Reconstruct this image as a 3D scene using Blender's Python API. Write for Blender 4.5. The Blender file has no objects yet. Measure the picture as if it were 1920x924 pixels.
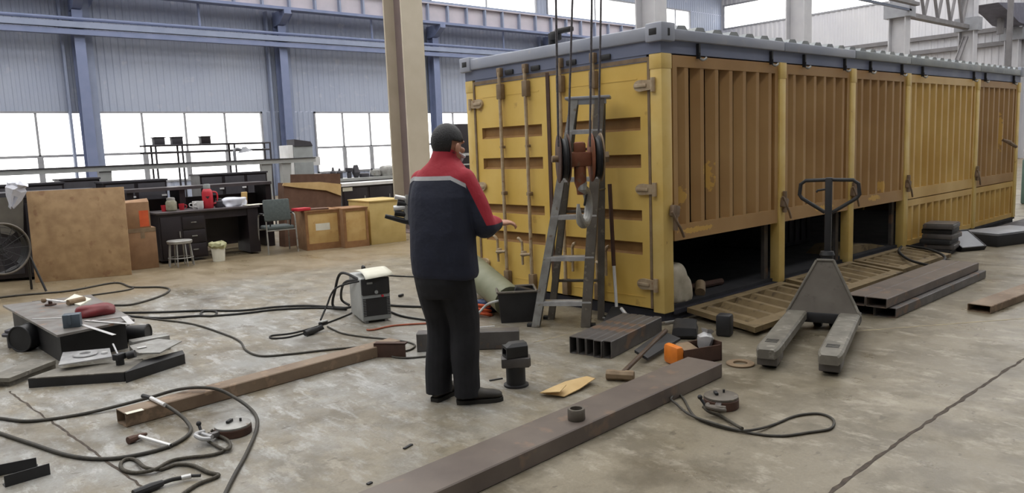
import bpy, bmesh, math, random
from mathutils import Vector, Matrix
random.seed(7)
S = bpy.context.scene
C = S.collection
PI = math.pi
V = Vector

# ------------------------------------------------------------------ camera
FPX = 1422.9
YAW, PITCH, ROLL = 0.8539, 0.1285, -0.04
CAM = V((-5.3509, -4.1033, 1.6031))
_fw = V((math.cos(YAW)*math.cos(PITCH), math.sin(YAW)*math.cos(PITCH), -math.sin(PITCH)))
_r0 = V((math.sin(YAW), -math.cos(YAW), 0)); _u0 = _r0.cross(_fw)
_r = _r0*math.cos(ROLL) + _u0*math.sin(ROLL)
_u = -_r0*math.sin(ROLL) + _u0*math.cos(ROLL)
cd = bpy.data.cameras.new('camera'); cam = bpy.data.objects.new('camera', cd); C.objects.link(cam)
cam.matrix_world = Matrix(((_r.x, _u.x, -_fw.x, CAM.x), (_r.y, _u.y, -_fw.y, CAM.y), (_r.z, _u.z, -_fw.z, CAM.z), (0, 0, 0, 1)))
cd.sensor_width = 36; cd.lens = FPX*36/1920; cd.clip_start = .05; cd.clip_end = 400
S.camera = cam

# measuring aids: where a sight line meets a level or an upright plane
def ray(u, v): return _fw*FPX + _r*(u-960) - _u*(v-462)
def G(u, v, z=0.0):
    d = ray(u, v); return CAM + d*((z-CAM.z)/d.z)
def PY(u, v, Y):
    d = ray(u, v); return CAM + d*((Y-CAM.y)/d.y)
def PX(u, v, X):
    d = ray(u, v); return CAM + d*((X-CAM.x)/d.x)
def ZAT(p, v):           # height above p at which the image row v is reached
    lo, hi = -1.0, 12.0
    for _ in range(50):
        m = (lo+hi)/2; d = V((p.x, p.y, m)) - CAM
        row = 462 - FPX*d.dot(_u)/d.dot(_fw)
        if row > v: lo = m
        else: hi = m
    return lo

# ------------------------------------------------------------------ materials
def lin(c):
    return tuple(((x/255)/12.92 if x/255 <= .04045 else ((x/255+.055)/1.055)**2.4) for x in c)
_mats = {}
def mat(name, c, c2=None, scale=5, lo=.35, hi=.65, rough=.6, rvar=.12, metal=0, bump=0, bscale=60, stretch=(1, 1, 1), c3=None, s3=18, t3=.62, detail=7, spec=.5):
    if name in _mats: return _mats[name]
    m = bpy.data.materials.new(name); m.use_nodes = True
    nt = m.node_tree; n = nt.nodes; l = nt.links
    b = n['Principled BSDF']; b.inputs['Metallic'].default_value = metal
    b.inputs['Specular IOR Level'].default_value = spec
    tc = n.new('ShaderNodeTexCoord'); mp = n.new('ShaderNodeMapping'); mp.inputs['Scale'].default_value = stretch
    l.new(tc.outputs['Object'], mp.inputs['Vector'])
    no = n.new('ShaderNodeTexNoise'); no.inputs['Scale'].default_value = scale; no.inputs['Detail'].default_value = detail
    l.new(mp.outputs[0], no.inputs['Vector'])
    rp = n.new('ShaderNodeValToRGB'); rp.color_ramp.elements[0].position = lo; rp.color_ramp.elements[1].position = hi
    rp.color_ramp.elements[0].color = (*lin(c), 1); rp.color_ramp.elements[1].color = (*lin(c2 or c), 1)
    l.new(no.outputs['Fac'], rp.inputs['Fac'])
    out = rp.outputs['Color']
    if c3:
        n3 = n.new('ShaderNodeTexNoise'); n3.inputs['Scale'].default_value = s3; n3.inputs['Detail'].default_value = 8
        l.new(mp.outputs[0], n3.inputs['Vector'])
        r3 = n.new('ShaderNodeValToRGB'); r3.color_ramp.elements[0].position = t3; r3.color_ramp.elements[1].position = t3+.08
        l.new(n3.outputs['Fac'], r3.inputs['Fac'])
        mx = n.new('ShaderNodeMix'); mx.data_type = 'RGBA'; l.new(r3.outputs['Color'], mx.inputs['Factor'])
        l.new(out, mx.inputs['A']); mx.inputs['B'].default_value = (*lin(c3), 1); out = mx.outputs['Result']
    l.new(out, b.inputs['Base Color'])
    mr = n.new('ShaderNodeMapRange'); mr.inputs['To Min'].default_value = max(.03, rough-rvar); mr.inputs['To Max'].default_value = min(1, rough+rvar)
    l.new(no.outputs['Fac'], mr.inputs['Value']); l.new(mr.outputs[0], b.inputs['Roughness'])
    if bump:
        nb = n.new('ShaderNodeTexNoise'); nb.inputs['Scale'].default_value = bscale; nb.inputs['Detail'].default_value = 5
        l.new(mp.outputs[0], nb.inputs['Vector'])
        bp = n.new('ShaderNodeBump'); bp.inputs['Strength'].default_value = bump; bp.inputs['Distance'].default_value = .01
        l.new(nb.outputs['Fac'], bp.inputs['Height']); l.new(bp.outputs[0], b.inputs['Normal'])
    _mats[name] = m
    return m

M_door = mat('door_yellow', (230, 196, 110), (216, 178, 86), 1.6, rough=.5, c3=(186, 146, 78), s3=5, t3=.66, bump=.04)
M_post = mat('post_yellow', (226, 198, 124), (214, 180, 98), 3, rough=.42, c3=(170, 130, 76), s3=12, t3=.68)
M_panel = mat('panel_ochre', (178, 142, 92), (160, 122, 74), 1.1, rough=.5, bump=.04)
def scuff(m, spots):
    nt = m.node_tree; n = nt.nodes; l = nt.links; bs = n['Principled BSDF']; src = bs.inputs['Base Color'].links[0].from_socket
    tc = n.new('ShaderNodeTexCoord'); no = n.new('ShaderNodeTexNoise'); no.inputs['Scale'].default_value = 22; no.inputs['Detail'].default_value = 6; l.new(tc.outputs['Object'], no.inputs['Vector'])
    for (x, z, rx, rz) in spots:
        mp = n.new('ShaderNodeMapping'); mp.vector_type = 'POINT'; mp.inputs['Location'].default_value = (-x/rx, 0, -z/rz); mp.inputs['Scale'].default_value = (1/rx, 0, 1/rz); l.new(tc.outputs['Object'], mp.inputs['Vector'])
        ln = n.new('ShaderNodeVectorMath'); ln.operation = 'LENGTH'; l.new(mp.outputs[0], ln.inputs[0])
        ad = n.new('ShaderNodeMath'); ad.operation = 'MULTIPLY_ADD'; l.new(no.outputs['Fac'], ad.inputs[0]); ad.inputs[1].default_value = 2.2; l.new(ln.outputs['Value'], ad.inputs[2])
        mr = n.new('ShaderNodeMapRange'); mr.inputs['From Min'].default_value = 2.0; mr.inputs['From Max'].default_value = 1.85; l.new(ad.outputs[0], mr.inputs['Value'])
        mx = n.new('ShaderNodeMix'); mx.data_type = 'RGBA'; l.new(mr.outputs[0], mx.inputs['Factor']); l.new(src, mx.inputs['A']); mx.inputs['B'].default_value = (*lin((206, 164, 84)), 1); src = mx.outputs['Result']
    l.new(src, bs.inputs['Base Color'])
scuff(M_panel, [(.70, 1.28, .10, .16), (.30, 1.12, .04, .10), (4.45, .95, .08, .08), (4.2, .82, .2, .04), (8.9, 1.55, .07, .3), (.5, .80, .3, .03), (2.9, .8, .25, .03)])
M_panelGlance = mat('panel_gold', (216, 180, 106), (198, 158, 82), 1.4, rough=.42, bump=.04)  # ochre turned golden to stand for glancing light on the far bays
M_flap = mat('flap_dirty', (126, 108, 76), (106, 90, 62), 5, rough=.7, c3=(84, 70, 50), s3=10, t3=.58, bump=.1)
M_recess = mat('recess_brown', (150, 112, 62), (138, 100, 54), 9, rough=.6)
M_gasket = mat('gasket_tan', (138, 118, 92), (120, 100, 78), 12, rough=.7)
M_bar = mat('bar_tan', (186, 168, 140), (164, 142, 114), 14, rough=.5, c3=(140, 100, 72), s3=20, t3=.64)
M_blue = mat('roof_blue', (164, 168, 180), (150, 156, 172), 2, rough=.5, c3=(172, 172, 176), s3=6, t3=.64)
M_bluedk = mat('rail_blue', (116, 122, 144), (104, 112, 136), 2, rough=.5)
M_gutter = mat('gutter_grey', (160, 164, 164), (140, 146, 152), 3, rough=.5, c3=(172, 176, 172), s3=6, t3=.6)
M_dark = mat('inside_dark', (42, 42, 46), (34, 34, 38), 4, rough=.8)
M_black = mat('black_steel', (30, 30, 32), (42, 42, 44), 6, rough=.55)
M_base = mat('base_navy', (44, 44, 54), (36, 36, 44), 6, rough=.7)
M_mill = mat('mill_steel', (96, 92, 90), (78, 75, 74), 6, rough=.45, metal=.2, c3=(118, 96, 80), s3=6, t3=.58, bump=.05)
M_rust = mat('rusty_steel', (138, 120, 100), (114, 94, 76), 3, rough=.6, metal=.1, c3=(146, 124, 102), s3=12, t3=.56, bump=.1)
M_hookrust = mat('hook_rust', (142, 88, 60), (118, 70, 48), 9, rough=.7, c3=(120, 92, 70), s3=16, t3=.58)
M_rustdk = mat('rusty_dark', (88, 62, 50), (72, 52, 44), 7, rough=.7, metal=.1, bump=.1)
M_tube = mat('tube_brown', (112, 102, 94), (98, 88, 82), 3, rough=.5, metal=.1, c3=(124, 106, 92), s3=7, t3=.6)
M_tubein = mat('tube_inside', (44, 40, 40), (54, 48, 46), 8, rough=.8)
M_alu = mat('aluminium', (164, 164, 160), (138, 136, 132), 10, rough=.42, metal=.35, c3=(120, 108, 92), s3=14, t3=.62)
M_aludk = mat('aluminium_dull', (112, 106, 98), (96, 90, 82), 10, rough=.55, metal=.4, c3=(132, 124, 112), s3=20, t3=.6)
M_chrome = mat('bright_steel', (236, 236, 234), (214, 214, 214), 10, rough=.3, rvar=.08, metal=.35)
M_steel = mat('ground_steel', (190, 190, 190), (164, 164, 166), 14, rough=.35, metal=.3)
M_cable = mat('rubber_cable', (52, 50, 46), (68, 64, 56), 30, rough=.65)
M_rubber = mat('black_rubber', (28, 28, 28), (38, 38, 38), 20, rough=.7)
M_rope = mat('wire_rope', (96, 92, 96), (74, 72, 76), 60, rough=.5, metal=.4)
M_sling = mat('sling_rope', (78, 72, 60), (60, 56, 48), 80, rough=.7, bump=.4, bscale=200)
M_ply = mat('plywood', (176, 146, 108), (154, 124, 90), 7, rough=.6, c3=(142, 108, 78), s3=5, t3=.6)
M_crate = mat('crate_wood', (204, 172, 114), (186, 150, 90), 5, rough=.6, c3=(166, 126, 76), s3=9, t3=.63)
M_crateY = mat('crate_pale', (204, 180, 118), (188, 162, 100), 4, rough=.6)
M_batten = mat('crate_batten', (150, 110, 70), (130, 92, 58), 8, rough=.7)
M_card = mat('cardboard', (154, 120, 88), (136, 104, 76), 6, rough=.75)
M_cardl = mat('cardboard_light', (206, 178, 128), (190, 160, 110), 6, rough=.75)
M_carddk = mat('cardboard_dark', (112, 84, 68), (98, 72, 58), 6, rough=.75)
M_deskdk = mat('desk_dark', (40, 33, 37), (33, 27, 31), 5, rough=.45)
M_desktop = mat('desk_top', (84, 78, 80), (70, 64, 66), 5, rough=.35)
M_screen = mat('screen_panel', (64, 62, 68), (56, 54, 60), 5, rough=.6)
M_grey = mat('grey_paint', (150, 154, 154), (138, 142, 142), 5, rough=.5)
M_greydk = mat('grey_cloth', (84, 92, 92), (76, 84, 84), 30, rough=.8)
M_ltgrey = mat('light_grey_paint', (178, 180, 178), (166, 168, 166), 5, rough=.5)
M_white = mat('white_plastic', (226, 226, 226), (214, 214, 214), 6, rough=.4)
M_paper = mat('white_paper', (224, 222, 208), (214, 212, 196), 8, rough=.7)
M_red = mat('red_plastic', (196, 46, 60), (180, 40, 52), 8, rough=.4)
M_redcloth = mat('red_vinyl', (120, 30, 36), (98, 24, 30), 8, rough=.5)
M_orange = mat('orange_plastic', (222, 126, 34), (206, 112, 30), 10, rough=.5, c3=(150, 80, 40), s3=20, t3=.66)
M_orangep = mat('orange_print', (212, 96, 52), (200, 86, 46), 10, rough=.7)
M_olive = mat('olive_hose', (130, 132, 108), (116, 118, 94), 6, rough=.6)
M_bluep = mat('blue_plastic', (44, 62, 104), (38, 54, 92), 8, rough=.5)
M_colY = mat('column_cream', (200, 190, 172), (190, 180, 160), 2, rough=.5)
M_colW = mat('column_web', (132, 118, 116), (124, 110, 110), 2, rough=.5)
M_hazeblue = mat('column_blue', (118, 128, 160), (108, 120, 152), 2, rough=.6)  # window haze put into the steel colour as a blue tint
M_hazepale = mat('column_pale', (136, 146, 170), (128, 138, 162), 2, rough=.6)  # paler steel, lightened and blued in colour to stand for haze
M_colP = mat('column_light', (192, 192, 196), (182, 182, 188), 2, rough=.5)
M_pinkweb = mat('beam_web', (178, 172, 182), (170, 166, 176), 2, rough=.6)
M_siding = mat('siding_sheet', (158, 166, 184), (148, 157, 178), .5, rough=.5, c3=(164, 170, 186), s3=2, t3=.6)
M_sidingW = mat('siding_white', (206, 206, 210), (198, 198, 204), .5, rough=.5)  # gable whitened in its colour to stand for distant haze
M_screenwall = mat('lower_sheet', (126, 128, 132), (118, 120, 124), .5, rough=.6)
M_frame = mat('window_steel', (150, 152, 158), (138, 140, 146), 4, rough=.5)
M_wood = mat('tool_wood', (84, 66, 50), (68, 52, 40), 12, rough=.6, stretch=(1, 1, 1))
M_bag = mat('plastic_bag', (214, 216, 226), (196, 198, 210), 10, rough=.35)
M_sack = mat('woven_sack', (190, 182, 164), (168, 160, 140), 10, rough=.6, bump=.2)
M_pedal = mat('fork_grey', (122, 118, 108), (102, 98, 90), 8, rough=.6, c3=(144, 140, 130), s3=14, t3=.6, bump=.06)
M_plate = mat('battery_grey', (112, 106, 98), (98, 92, 84), 5, rough=.6, c3=(88, 82, 74), s3=9, t3=.62)
M_jar = mat('jar_glass', (128, 126, 108), (150, 146, 128), 16, rough=.2)
M_green = mat('machine_green', (86, 110, 100), (76, 98, 90), 4, rough=.5)
M_skin = mat('skin', (186, 138, 112), (174, 126, 102), 14, rough=.55)
M_hair = mat('hair', (26, 26, 28), (38, 38, 40), 60, rough=.6, bump=.5, bscale=120)
M_trouser = mat('trousers_black', (24, 24, 29), (17, 17, 22), 8, rough=.85, bump=.5, bscale=9)
M_shoe = mat('shoe_leather', (58, 54, 48), (46, 42, 38), 10, rough=.6)
M_sole = mat('shoe_sole', (32, 30, 28), (40, 38, 34), 10, rough=.8)
M_maskp = mat('mask_white', (214, 216, 220), (204, 206, 212), 10, rough=.7)

def floor_material():
    m = bpy.data.materials.new('worn_concrete'); m.use_nodes = True
    nt = m.node_tree; n = nt.nodes; l = nt.links; b = n['Principled BSDF']
    tc = n.new('ShaderNodeTexCoord')
    def noise(sc, det=8, rough=.6, stretch=None, off=(0, 0, 0)):
        mp = n.new('ShaderNodeMapping'); mp.inputs['Location'].default_value = off
        if stretch: mp.inputs['Scale'].default_value = stretch
        l.new(tc.outputs['Object'], mp.inputs['Vector'])
        x = n.new('ShaderNodeTexNoise'); x.inputs['Scale'].default_value = sc; x.inputs['Detail'].default_value = det; x.inputs['Roughness'].default_value = rough
        l.new(mp.outputs[0], x.inputs['Vector']); return x.outputs['Fac']
    def ramp(f, a, b_, ca=(0, 0, 0), cb=(1, 1, 1)):
        r = n.new('ShaderNodeValToRGB'); r.color_ramp.elements[0].position = a; r.color_ramp.elements[1].position = b_
        r.color_ramp.elements[0].color = (*ca, 1); r.color_ramp.elements[1].color = (*cb, 1); l.new(f, r.inputs['Fac']); return r.outputs['Color']
    def mix(f, a, b_):
        x = n.new('ShaderNodeMix'); x.data_type = 'RGBA'
        if isinstance(f, float): x.inputs['Factor'].default_value = f
        else: l.new(f, x.inputs['Factor'])
        for s, q in (('A', a), ('B', b_)):
            if isinstance(q, tuple): x.inputs[s].default_value = (*q, 1)
            else: l.new(q, x.inputs[s])
        return x.outputs['Result']
    def mul(a, b_, op='MULTIPLY'):
        x = n.new('ShaderNodeMath'); x.operation = op; x.use_clamp = True
        for i, q in enumerate((a, b_)):
            if isinstance(q, float): x.inputs[i].default_value = q
            else: l.new(q, x.inputs[i])
        return x.outputs[0]
    base = ramp(noise(.45, 6), .35, .65, lin((143, 134, 115)), lin((117, 109, 93)))
    base = mix(mul(ramp(noise(2.3, 9, .7), .46, .58), .75), base, lin((100, 92, 75)))
    base = mix(mul(ramp(noise(6, 10, .75, (1, .5, 1)), .53, .62), .6), base, lin((172, 164, 148)))
    # dusty worn patch left of the container
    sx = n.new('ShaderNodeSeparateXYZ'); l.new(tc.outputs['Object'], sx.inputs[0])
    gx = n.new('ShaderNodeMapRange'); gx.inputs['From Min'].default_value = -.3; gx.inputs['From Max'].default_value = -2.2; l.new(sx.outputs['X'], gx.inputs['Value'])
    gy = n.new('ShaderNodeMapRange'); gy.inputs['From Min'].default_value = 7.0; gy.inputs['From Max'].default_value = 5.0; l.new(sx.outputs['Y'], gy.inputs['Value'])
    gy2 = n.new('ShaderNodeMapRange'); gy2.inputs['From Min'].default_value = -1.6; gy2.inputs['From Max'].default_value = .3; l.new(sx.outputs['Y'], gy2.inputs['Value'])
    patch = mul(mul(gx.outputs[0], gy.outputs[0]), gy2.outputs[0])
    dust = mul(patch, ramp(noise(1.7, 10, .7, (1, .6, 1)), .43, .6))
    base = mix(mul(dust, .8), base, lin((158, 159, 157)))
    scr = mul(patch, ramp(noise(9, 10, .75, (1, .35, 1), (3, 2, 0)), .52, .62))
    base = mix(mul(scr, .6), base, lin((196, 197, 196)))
    base = mix(mul(mul(patch, ramp(noise(3.1, 9, .75, (1, .8, 1), (7, 1, 0)), .56, .64)), .7), base, lin((104, 96, 82)))
    # oil stains and scuffs
    base = mix(mul(ramp(noise(1.1, 7, .6, None, (9, 4, 0)), .58, .68), .7), base, lin((84, 75, 58)))
    base = mix(mul(ramp(noise(14, 6, .6, (.5, 1, 1), (1, 7, 0)), .63, .68), .6), base, lin((80, 72, 60)))
    base = mix(mul(ramp(noise(60, 4), .4, .7), .25), base, lin((96, 88, 76)))
    # painted aisle by the benches
    ga = n.new('ShaderNodeMapRange'); ga.inputs['From Min'].default_value = 5.6; ga.inputs['From Max'].default_value = 6.1; l.new(sx.outputs['Y'], ga.inputs['Value'])
    base = mix(mul(ga.outputs[0], .7), base, lin((132, 116, 90)))
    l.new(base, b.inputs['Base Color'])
    rr = n.new('ShaderNodeMapRange'); rr.inputs['From Min'].default_value = .3; rr.inputs['From Max'].default_value = .7; rr.inputs['To Min'].default_value = .2; rr.inputs['To Max'].default_value = .6
    l.new(noise(2.0, 8, .65, (1, .6, 1), (4, 4, 0)), rr.inputs['Value'])
    l.new(rr.outputs[0], b.inputs['Roughness'])
    bp = n.new('ShaderNodeBump'); bp.inputs['Strength'].default_value = .25; bp.inputs['Distance'].default_value = .01
    l.new(noise(25, 8, .7), bp.inputs['Height']); l.new(bp.outputs[0], b.inputs['Normal'])
    return m

def glass_material():
    m = bpy.data.materials.new('window_glass'); m.use_nodes = True
    nt = m.node_tree; n = nt.nodes; l = nt.links
    n.remove(n['Principled BSDF'])
    t = n.new('ShaderNodeBsdfTransparent'); g = n.new('ShaderNodeBsdfGlossy'); g.inputs['Roughness'].default_value = .05
    mx = n.new('ShaderNodeMixShader'); mx.inputs[0].default_value = .05; l.new(t.outputs[0], mx.inputs[1]); l.new(g.outputs[0], mx.inputs[2])
    l.new(mx.outputs[0], n['Material Output'].inputs['Surface'])
    return m
M_glass = glass_material()

# ------------------------------------------------------------------ mesh builder
WM = {}
def root(name, label, cat, loc=(0, 0, 0), rz=0, group=None):
    o = bpy.data.objects.new(name, None); o.empty_display_size = .1; C.objects.link(o)
    o.location = loc; o.rotation_euler = (0, 0, rz)
    o['label'] = label; o['category'] = cat
    if group: o['group'] = group
    WM[o.name] = Matrix.Translation(V(loc)) @ Matrix.Rotation(rz, 4, 'Z')
    return o
def tag(o, label, cat, group=None):
    o['label'] = label; o['category'] = cat
    if group: o['group'] = group
    return o
def dup(src, loc, rz=0, label=None):
    r = src.copy(); C.objects.link(r); r.location = loc; r.rotation_euler = (0, 0, rz)
    if label: r['label'] = label
    for ch in list(src.children):
        c = ch.copy(); C.objects.link(c); c.parent = r
        for g in list(ch.children):
            d = g.copy(); C.objects.link(d); d.parent = c
    WM[r.name] = Matrix.Translation(V(loc)) @ Matrix.Rotation(rz, 4, 'Z')
    return r

def frame_of(d):
    d = d.normalized(); a = V((0, 0, 1)) if abs(d.z) < .9 else V((1, 0, 0))
    x = a.cross(d).normalized(); y = d.cross(x)
    return x, y, d
def spline(pts, n=8, closed=False):
    P = [V(p) for p in pts]; out = []
    k = len(P)
    for i in range(k if closed else k-1):
        if closed: p0, p1, p2, p3 = P[(i-1) % k], P[i], P[(i+1) % k], P[(i+2) % k]
        else: p0, p1, p2, p3 = P[max(i-1, 0)], P[i], P[i+1], P[min(i+2, k-1)]
        for j in range(n):
            t = j/n
            out.append(.5*((2*p1)+(p2-p0)*t+(2*p0-5*p1+4*p2-p3)*t*t+(3*p1-p0-3*p2+p3)*t**3))
    if not closed: out.append(P[-1])
    return out

class B:
    def __init__(s, wm=None): s.bm = bmesh.new(); s.x = wm or Matrix.Identity(4)
    def v(s, p): return s.bm.verts.new(s.x @ V(p))
    def f(s, vs):
        try: return s.bm.faces.new(vs)
        except ValueError: return None
    def box(s, c, size, rot=None, bev=0):
        t = bmesh.new(); bmesh.ops.create_cube(t, size=1)
        for q in t.verts: q.co = V((q.co.x*size[0], q.co.y*size[1], q.co.z*size[2]))
        if bev:
            bmesh.ops.bevel(t, geom=list(t.edges), offset=min(bev, .45*min(size)), segments=2, affect='EDGES', profile=.5)
        R = rot.to_4x4() if rot else Matrix.Identity(4)
        Mx = s.x @ Matrix.Translation(V(c)) @ R
        mp = {q: s.bm.verts.new(Mx @ q.co) for q in t.verts}
        for fc in t.faces: s.f([mp[q] for q in fc.verts])
        t.free(); return s
    def bb(s, a, b, bev=0):      # box from two corners
        return s.box([(a[i]+b[i])/2 for i in range(3)], [abs(b[i]-a[i]) for i in range(3)], None, bev)
    def rings(s, R, closed=False, caps=True):
        vs = [[s.v(p) for p in r] for r in R]; k = len(vs[0]); m = len(vs)
        for i in range(m if closed else m-1):
            a, b = vs[i], vs[(i+1) % m]
            for j in range(k): s.f([a[j], a[(j+1) % k], b[(j+1) % k], b[j]])
        if caps and not closed: s.f(vs[0][::-1]); s.f(vs[-1])
        return s
    def cyl(s, p0, p1, r0, r1=None, n=16, caps=True):
        p0, p1 = V(p0), V(p1); r1 = r0 if r1 is None else r1; x, y, d = frame_of(p1-p0)
        return s.rings([[p+(x*math.cos(2*PI*j/n)+y*math.sin(2*PI*j/n))*r for j in range(n)] for p, r in ((p0, r0), (p1, r1))], caps=caps)
    def tube(s, pts, r, n=8, closed=False, radii=None):
        P = [V(p) for p in pts]; m = len(P); R = []; x = None
        for i, p in enumerate(P):
            a = P[(i-1) % m] if closed else P[max(i-1, 0)]; b = P[(i+1) % m] if closed else P[min(i+1, m-1)]
            d = (b-a)
            if d.length < 1e-9: d = V((0, 0, 1))
            d.normalize()
            if x is None: x = frame_of(d)[0]
            else:
                x = x-d*x.dot(d)
                x = x.normalized() if x.length > 1e-6 else frame_of(d)[0]
            y = d.cross(x); rr = radii[i] if radii else r
            R.append([p+(x*math.cos(2*PI*j/n)+y*math.sin(2*PI*j/n))*rr for j in range(n)])
        return s.rings(R, closed)
    def lathe(s, prof, c=(0, 0, 0), axis=(0, 0, 1), n=24, closed=False):
        c = V(c); x, y, d = frame_of(V(axis))
        R = [[c+d*h+(x*math.cos(2*PI*j/n)+y*math.sin(2*PI*j/n))*max(r, 1e-4) for j in range(n)] for r, h in prof]
        return s.rings(R, closed)
    def torus(s, c, axis, r, t, n=28, k=8):
        x, y, d = frame_of(V(axis)); c = V(c)
        return s.tube([c+(x*math.cos(2*PI*j/n)+y*math.sin(2*PI*j/n))*r for j in range(n)], t, k, True)
    def prism(s, pts, h):        # polygon (3-D points) pushed along h
        h = V(h); a = [s.v(p) for p in pts]; b = [s.v(V(p)+h) for p in pts]; k = len(a)
        s.f(a[::-1]); s.f(b)
        for j in range(k): s.f([a[j], a[(j+1) % k], b[(j+1) % k], b[j]])
        return s
    def hollow(s, p0, p1, w, h, t, up=(0, 0, 1), rnd=.006):   # rectangular hollow section; p0, p1 on the axis
        p0, p1 = V(p0), V(p1); d = (p1-p0).normalized(); up = V(up); x = d.cross(up).normalized(); y = x.cross(d)
        def rect(p, a, b): return [p+x*(a*i)+y*(b*j) for i, j in ((-1, -1), (1, -1), (1, 1), (-1, 1))]
        def rr(p, a, b, r): 
            o = []
            for (i, j), (dx, dy) in zip(((-1, -1), (1, -1), (1, 1), (-1, 1)), (((0, 1), (1, 0)), ((-1, 0), (0, 1)), ((0, -1), (-1, 0)), ((1, 0), (0, -1)))):
                o.append(p+x*(a*i+dx[0]*r)+y*(b*j+dx[1]*r)); o.append(p+x*(a*i+dy[0]*r)+y*(b*j+dy[1]*r))
            return o
        a, b = w/2, h/2; ai, bi = a-t, b-t
        O0, O1, I0, I1 = [[s.v(q) for q in rr(p, aa, bb_, r)] for p, aa, bb_, r in ((p0, a, b, rnd), (p1, a, b, rnd), (p0, ai, bi, rnd*.5), (p1, ai, bi, rnd*.5))]
        for j in range(8):
            k = (j+1) % 8
            s.f([O0[j], O0[k], O1[k], O1[j]]); s.f([I0[k], I0[j], I1[j], I1[k]])
            s.f([O0[k], O0[j], I0[j], I0[k]]); s.f([O1[j], O1[k], I1[k], I1[j]])
        return s
    def beam(s, p0, p1, w, h, tf, tw, up=(0, 0, 1), lip=True):    # rolled H section
        p0, p1 = V(p0), V(p1); d = (p1-p0).normalized(); up = V(up); x = d.cross(up).normalized(); y = x.cross(d)
        a, b = w/2, h/2; q = tw/2
        prof = [(-a, -b), (a, -b), (a, -b+tf), (q, -b+tf), (q, b-tf), (a, b-tf), (a, b), (-a, b), (-a, b-tf), (-q, b-tf), (-q, -b+tf), (-a, -b+tf)]
        return s.prism([p0+x*i+y*j for i, j in prof], p1-p0)
    def ball(s, c, r, rot=None, u=16, w=10):
        r = (r, r, r) if isinstance(r, (int, float)) else r
        t = bmesh.new(); bmesh.ops.create_uvsphere(t, u_segments=u, v_segments=w, radius=1)
        R = rot.to_4x4() if rot else Matrix.Identity(4)
        Mx = s.x @ Matrix.Translation(V(c)) @ R @ Matrix.Diagonal((*r, 1))
        mp = {q: s.bm.verts.new(Mx @ q.co) for q in t.verts}
        for fc in t.faces: s.f([mp[q] for q in fc.verts])
        t.free(); return s
    def jitter(s, a, seed=0):
        rnd = random.Random(seed)
        for q in s.bm.verts: q.co += V((rnd.uniform(-a, a), rnd.uniform(-a, a), rnd.uniform(-a, a)))
        return s
    def build(s, name, m, parent=None, local=False, smooth=None, base=None, label=None, angle=35):
        bmesh.ops.remove_doubles(s.bm, verts=s.bm.verts, dist=1e-6)
        bmesh.ops.recalc_face_normals(s.bm, faces=s.bm.faces)
        me = bpy.data.meshes.new(name)
        W = Matrix.Identity(4)
        if parent is not None: W = WM[parent.name]
        elif base is not None: W = Matrix.Translation(V(base))
        if not local: s.bm.transform(W.inverted())
        s.bm.to_mesh(me); s.bm.free()
        for mm in (m if isinstance(m, (list, tuple)) else [m]): me.materials.append(mm)
        me.polygons.foreach_set('use_smooth', [True]*len(me.polygons))
        me.set_sharp_from_angle(angle=math.radians(angle))
        o = bpy.data.objects.new(name, me); C.objects.link(o)
        if parent is not None: o.parent = parent
        elif base is not None: o.location = V(base)
        WM[o.name] = W
        if label: o['label'] = label
        return o

def struct(o):
    o['kind'] = 'structure'; return o
def local(o_or_loc, rz=0):
    return None

# ================================================================== SETTING
YW, XG = 27.0, 42.0
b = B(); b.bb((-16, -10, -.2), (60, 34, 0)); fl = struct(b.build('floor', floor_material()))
def strip(name, pts, w, m, seed, z=.0015):
    rnd = random.Random(seed); b = B(); P = []
    for i in range(len(pts)-1):
        a, c = V(pts[i]), V(pts[i+1]); k = max(2, int((c-a).length/.06))
        for j in range(k): P.append(a.lerp(c, j/k))
    P.append(V(pts[-1])); L = []; R = []
    for i, p in enumerate(P):
        d = (P[min(i+1, len(P)-1)]-P[max(i-1, 0)]).normalized(); nrm = V((-d.y, d.x, 0)); ww = w*rnd.uniform(.45, 1.25); off = nrm*rnd.uniform(-.006, .006)
        L.append(b.v(p+nrm*ww/2+off+V((0, 0, z)))); R.append(b.v(p-nrm*ww/2+off+V((0, 0, z))))
    for i in range(len(P)-1): b.f([L[i], R[i], R[i+1], L[i+1]])
    return struct(b.build(name, m))
M_joint = mat('joint_filler', (58, 50, 44), (84, 74, 64), 20, rough=.9)
M_line = mat('pale_line', (176, 164, 134), (150, 138, 114), 8, rough=.8)
strip('trim_1', [(-3.2, -2.57, 0), (-2.16, -2.56, 0), (-1.26, -2.54, 0), (.72, -2.55, 0), (6, -2.55, 0), (14, -2.55, 0)], .022, M_joint, 1)
strip('trim_2', [(-4.62, 2.35, 0), (-4.5, .99, 0), (-4.4, -.15, 0), (-4.33, -1.2, 0)], .014, M_joint, 2)
strip('trim_3', [G(1040, 632), G(1000, 642), G(1240, 585)], .012, M_line, 3)
strip('trim_4', [G(1590, 622), G(1720, 612), G(1920, 597)], .02, M_line, 4)

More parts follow.
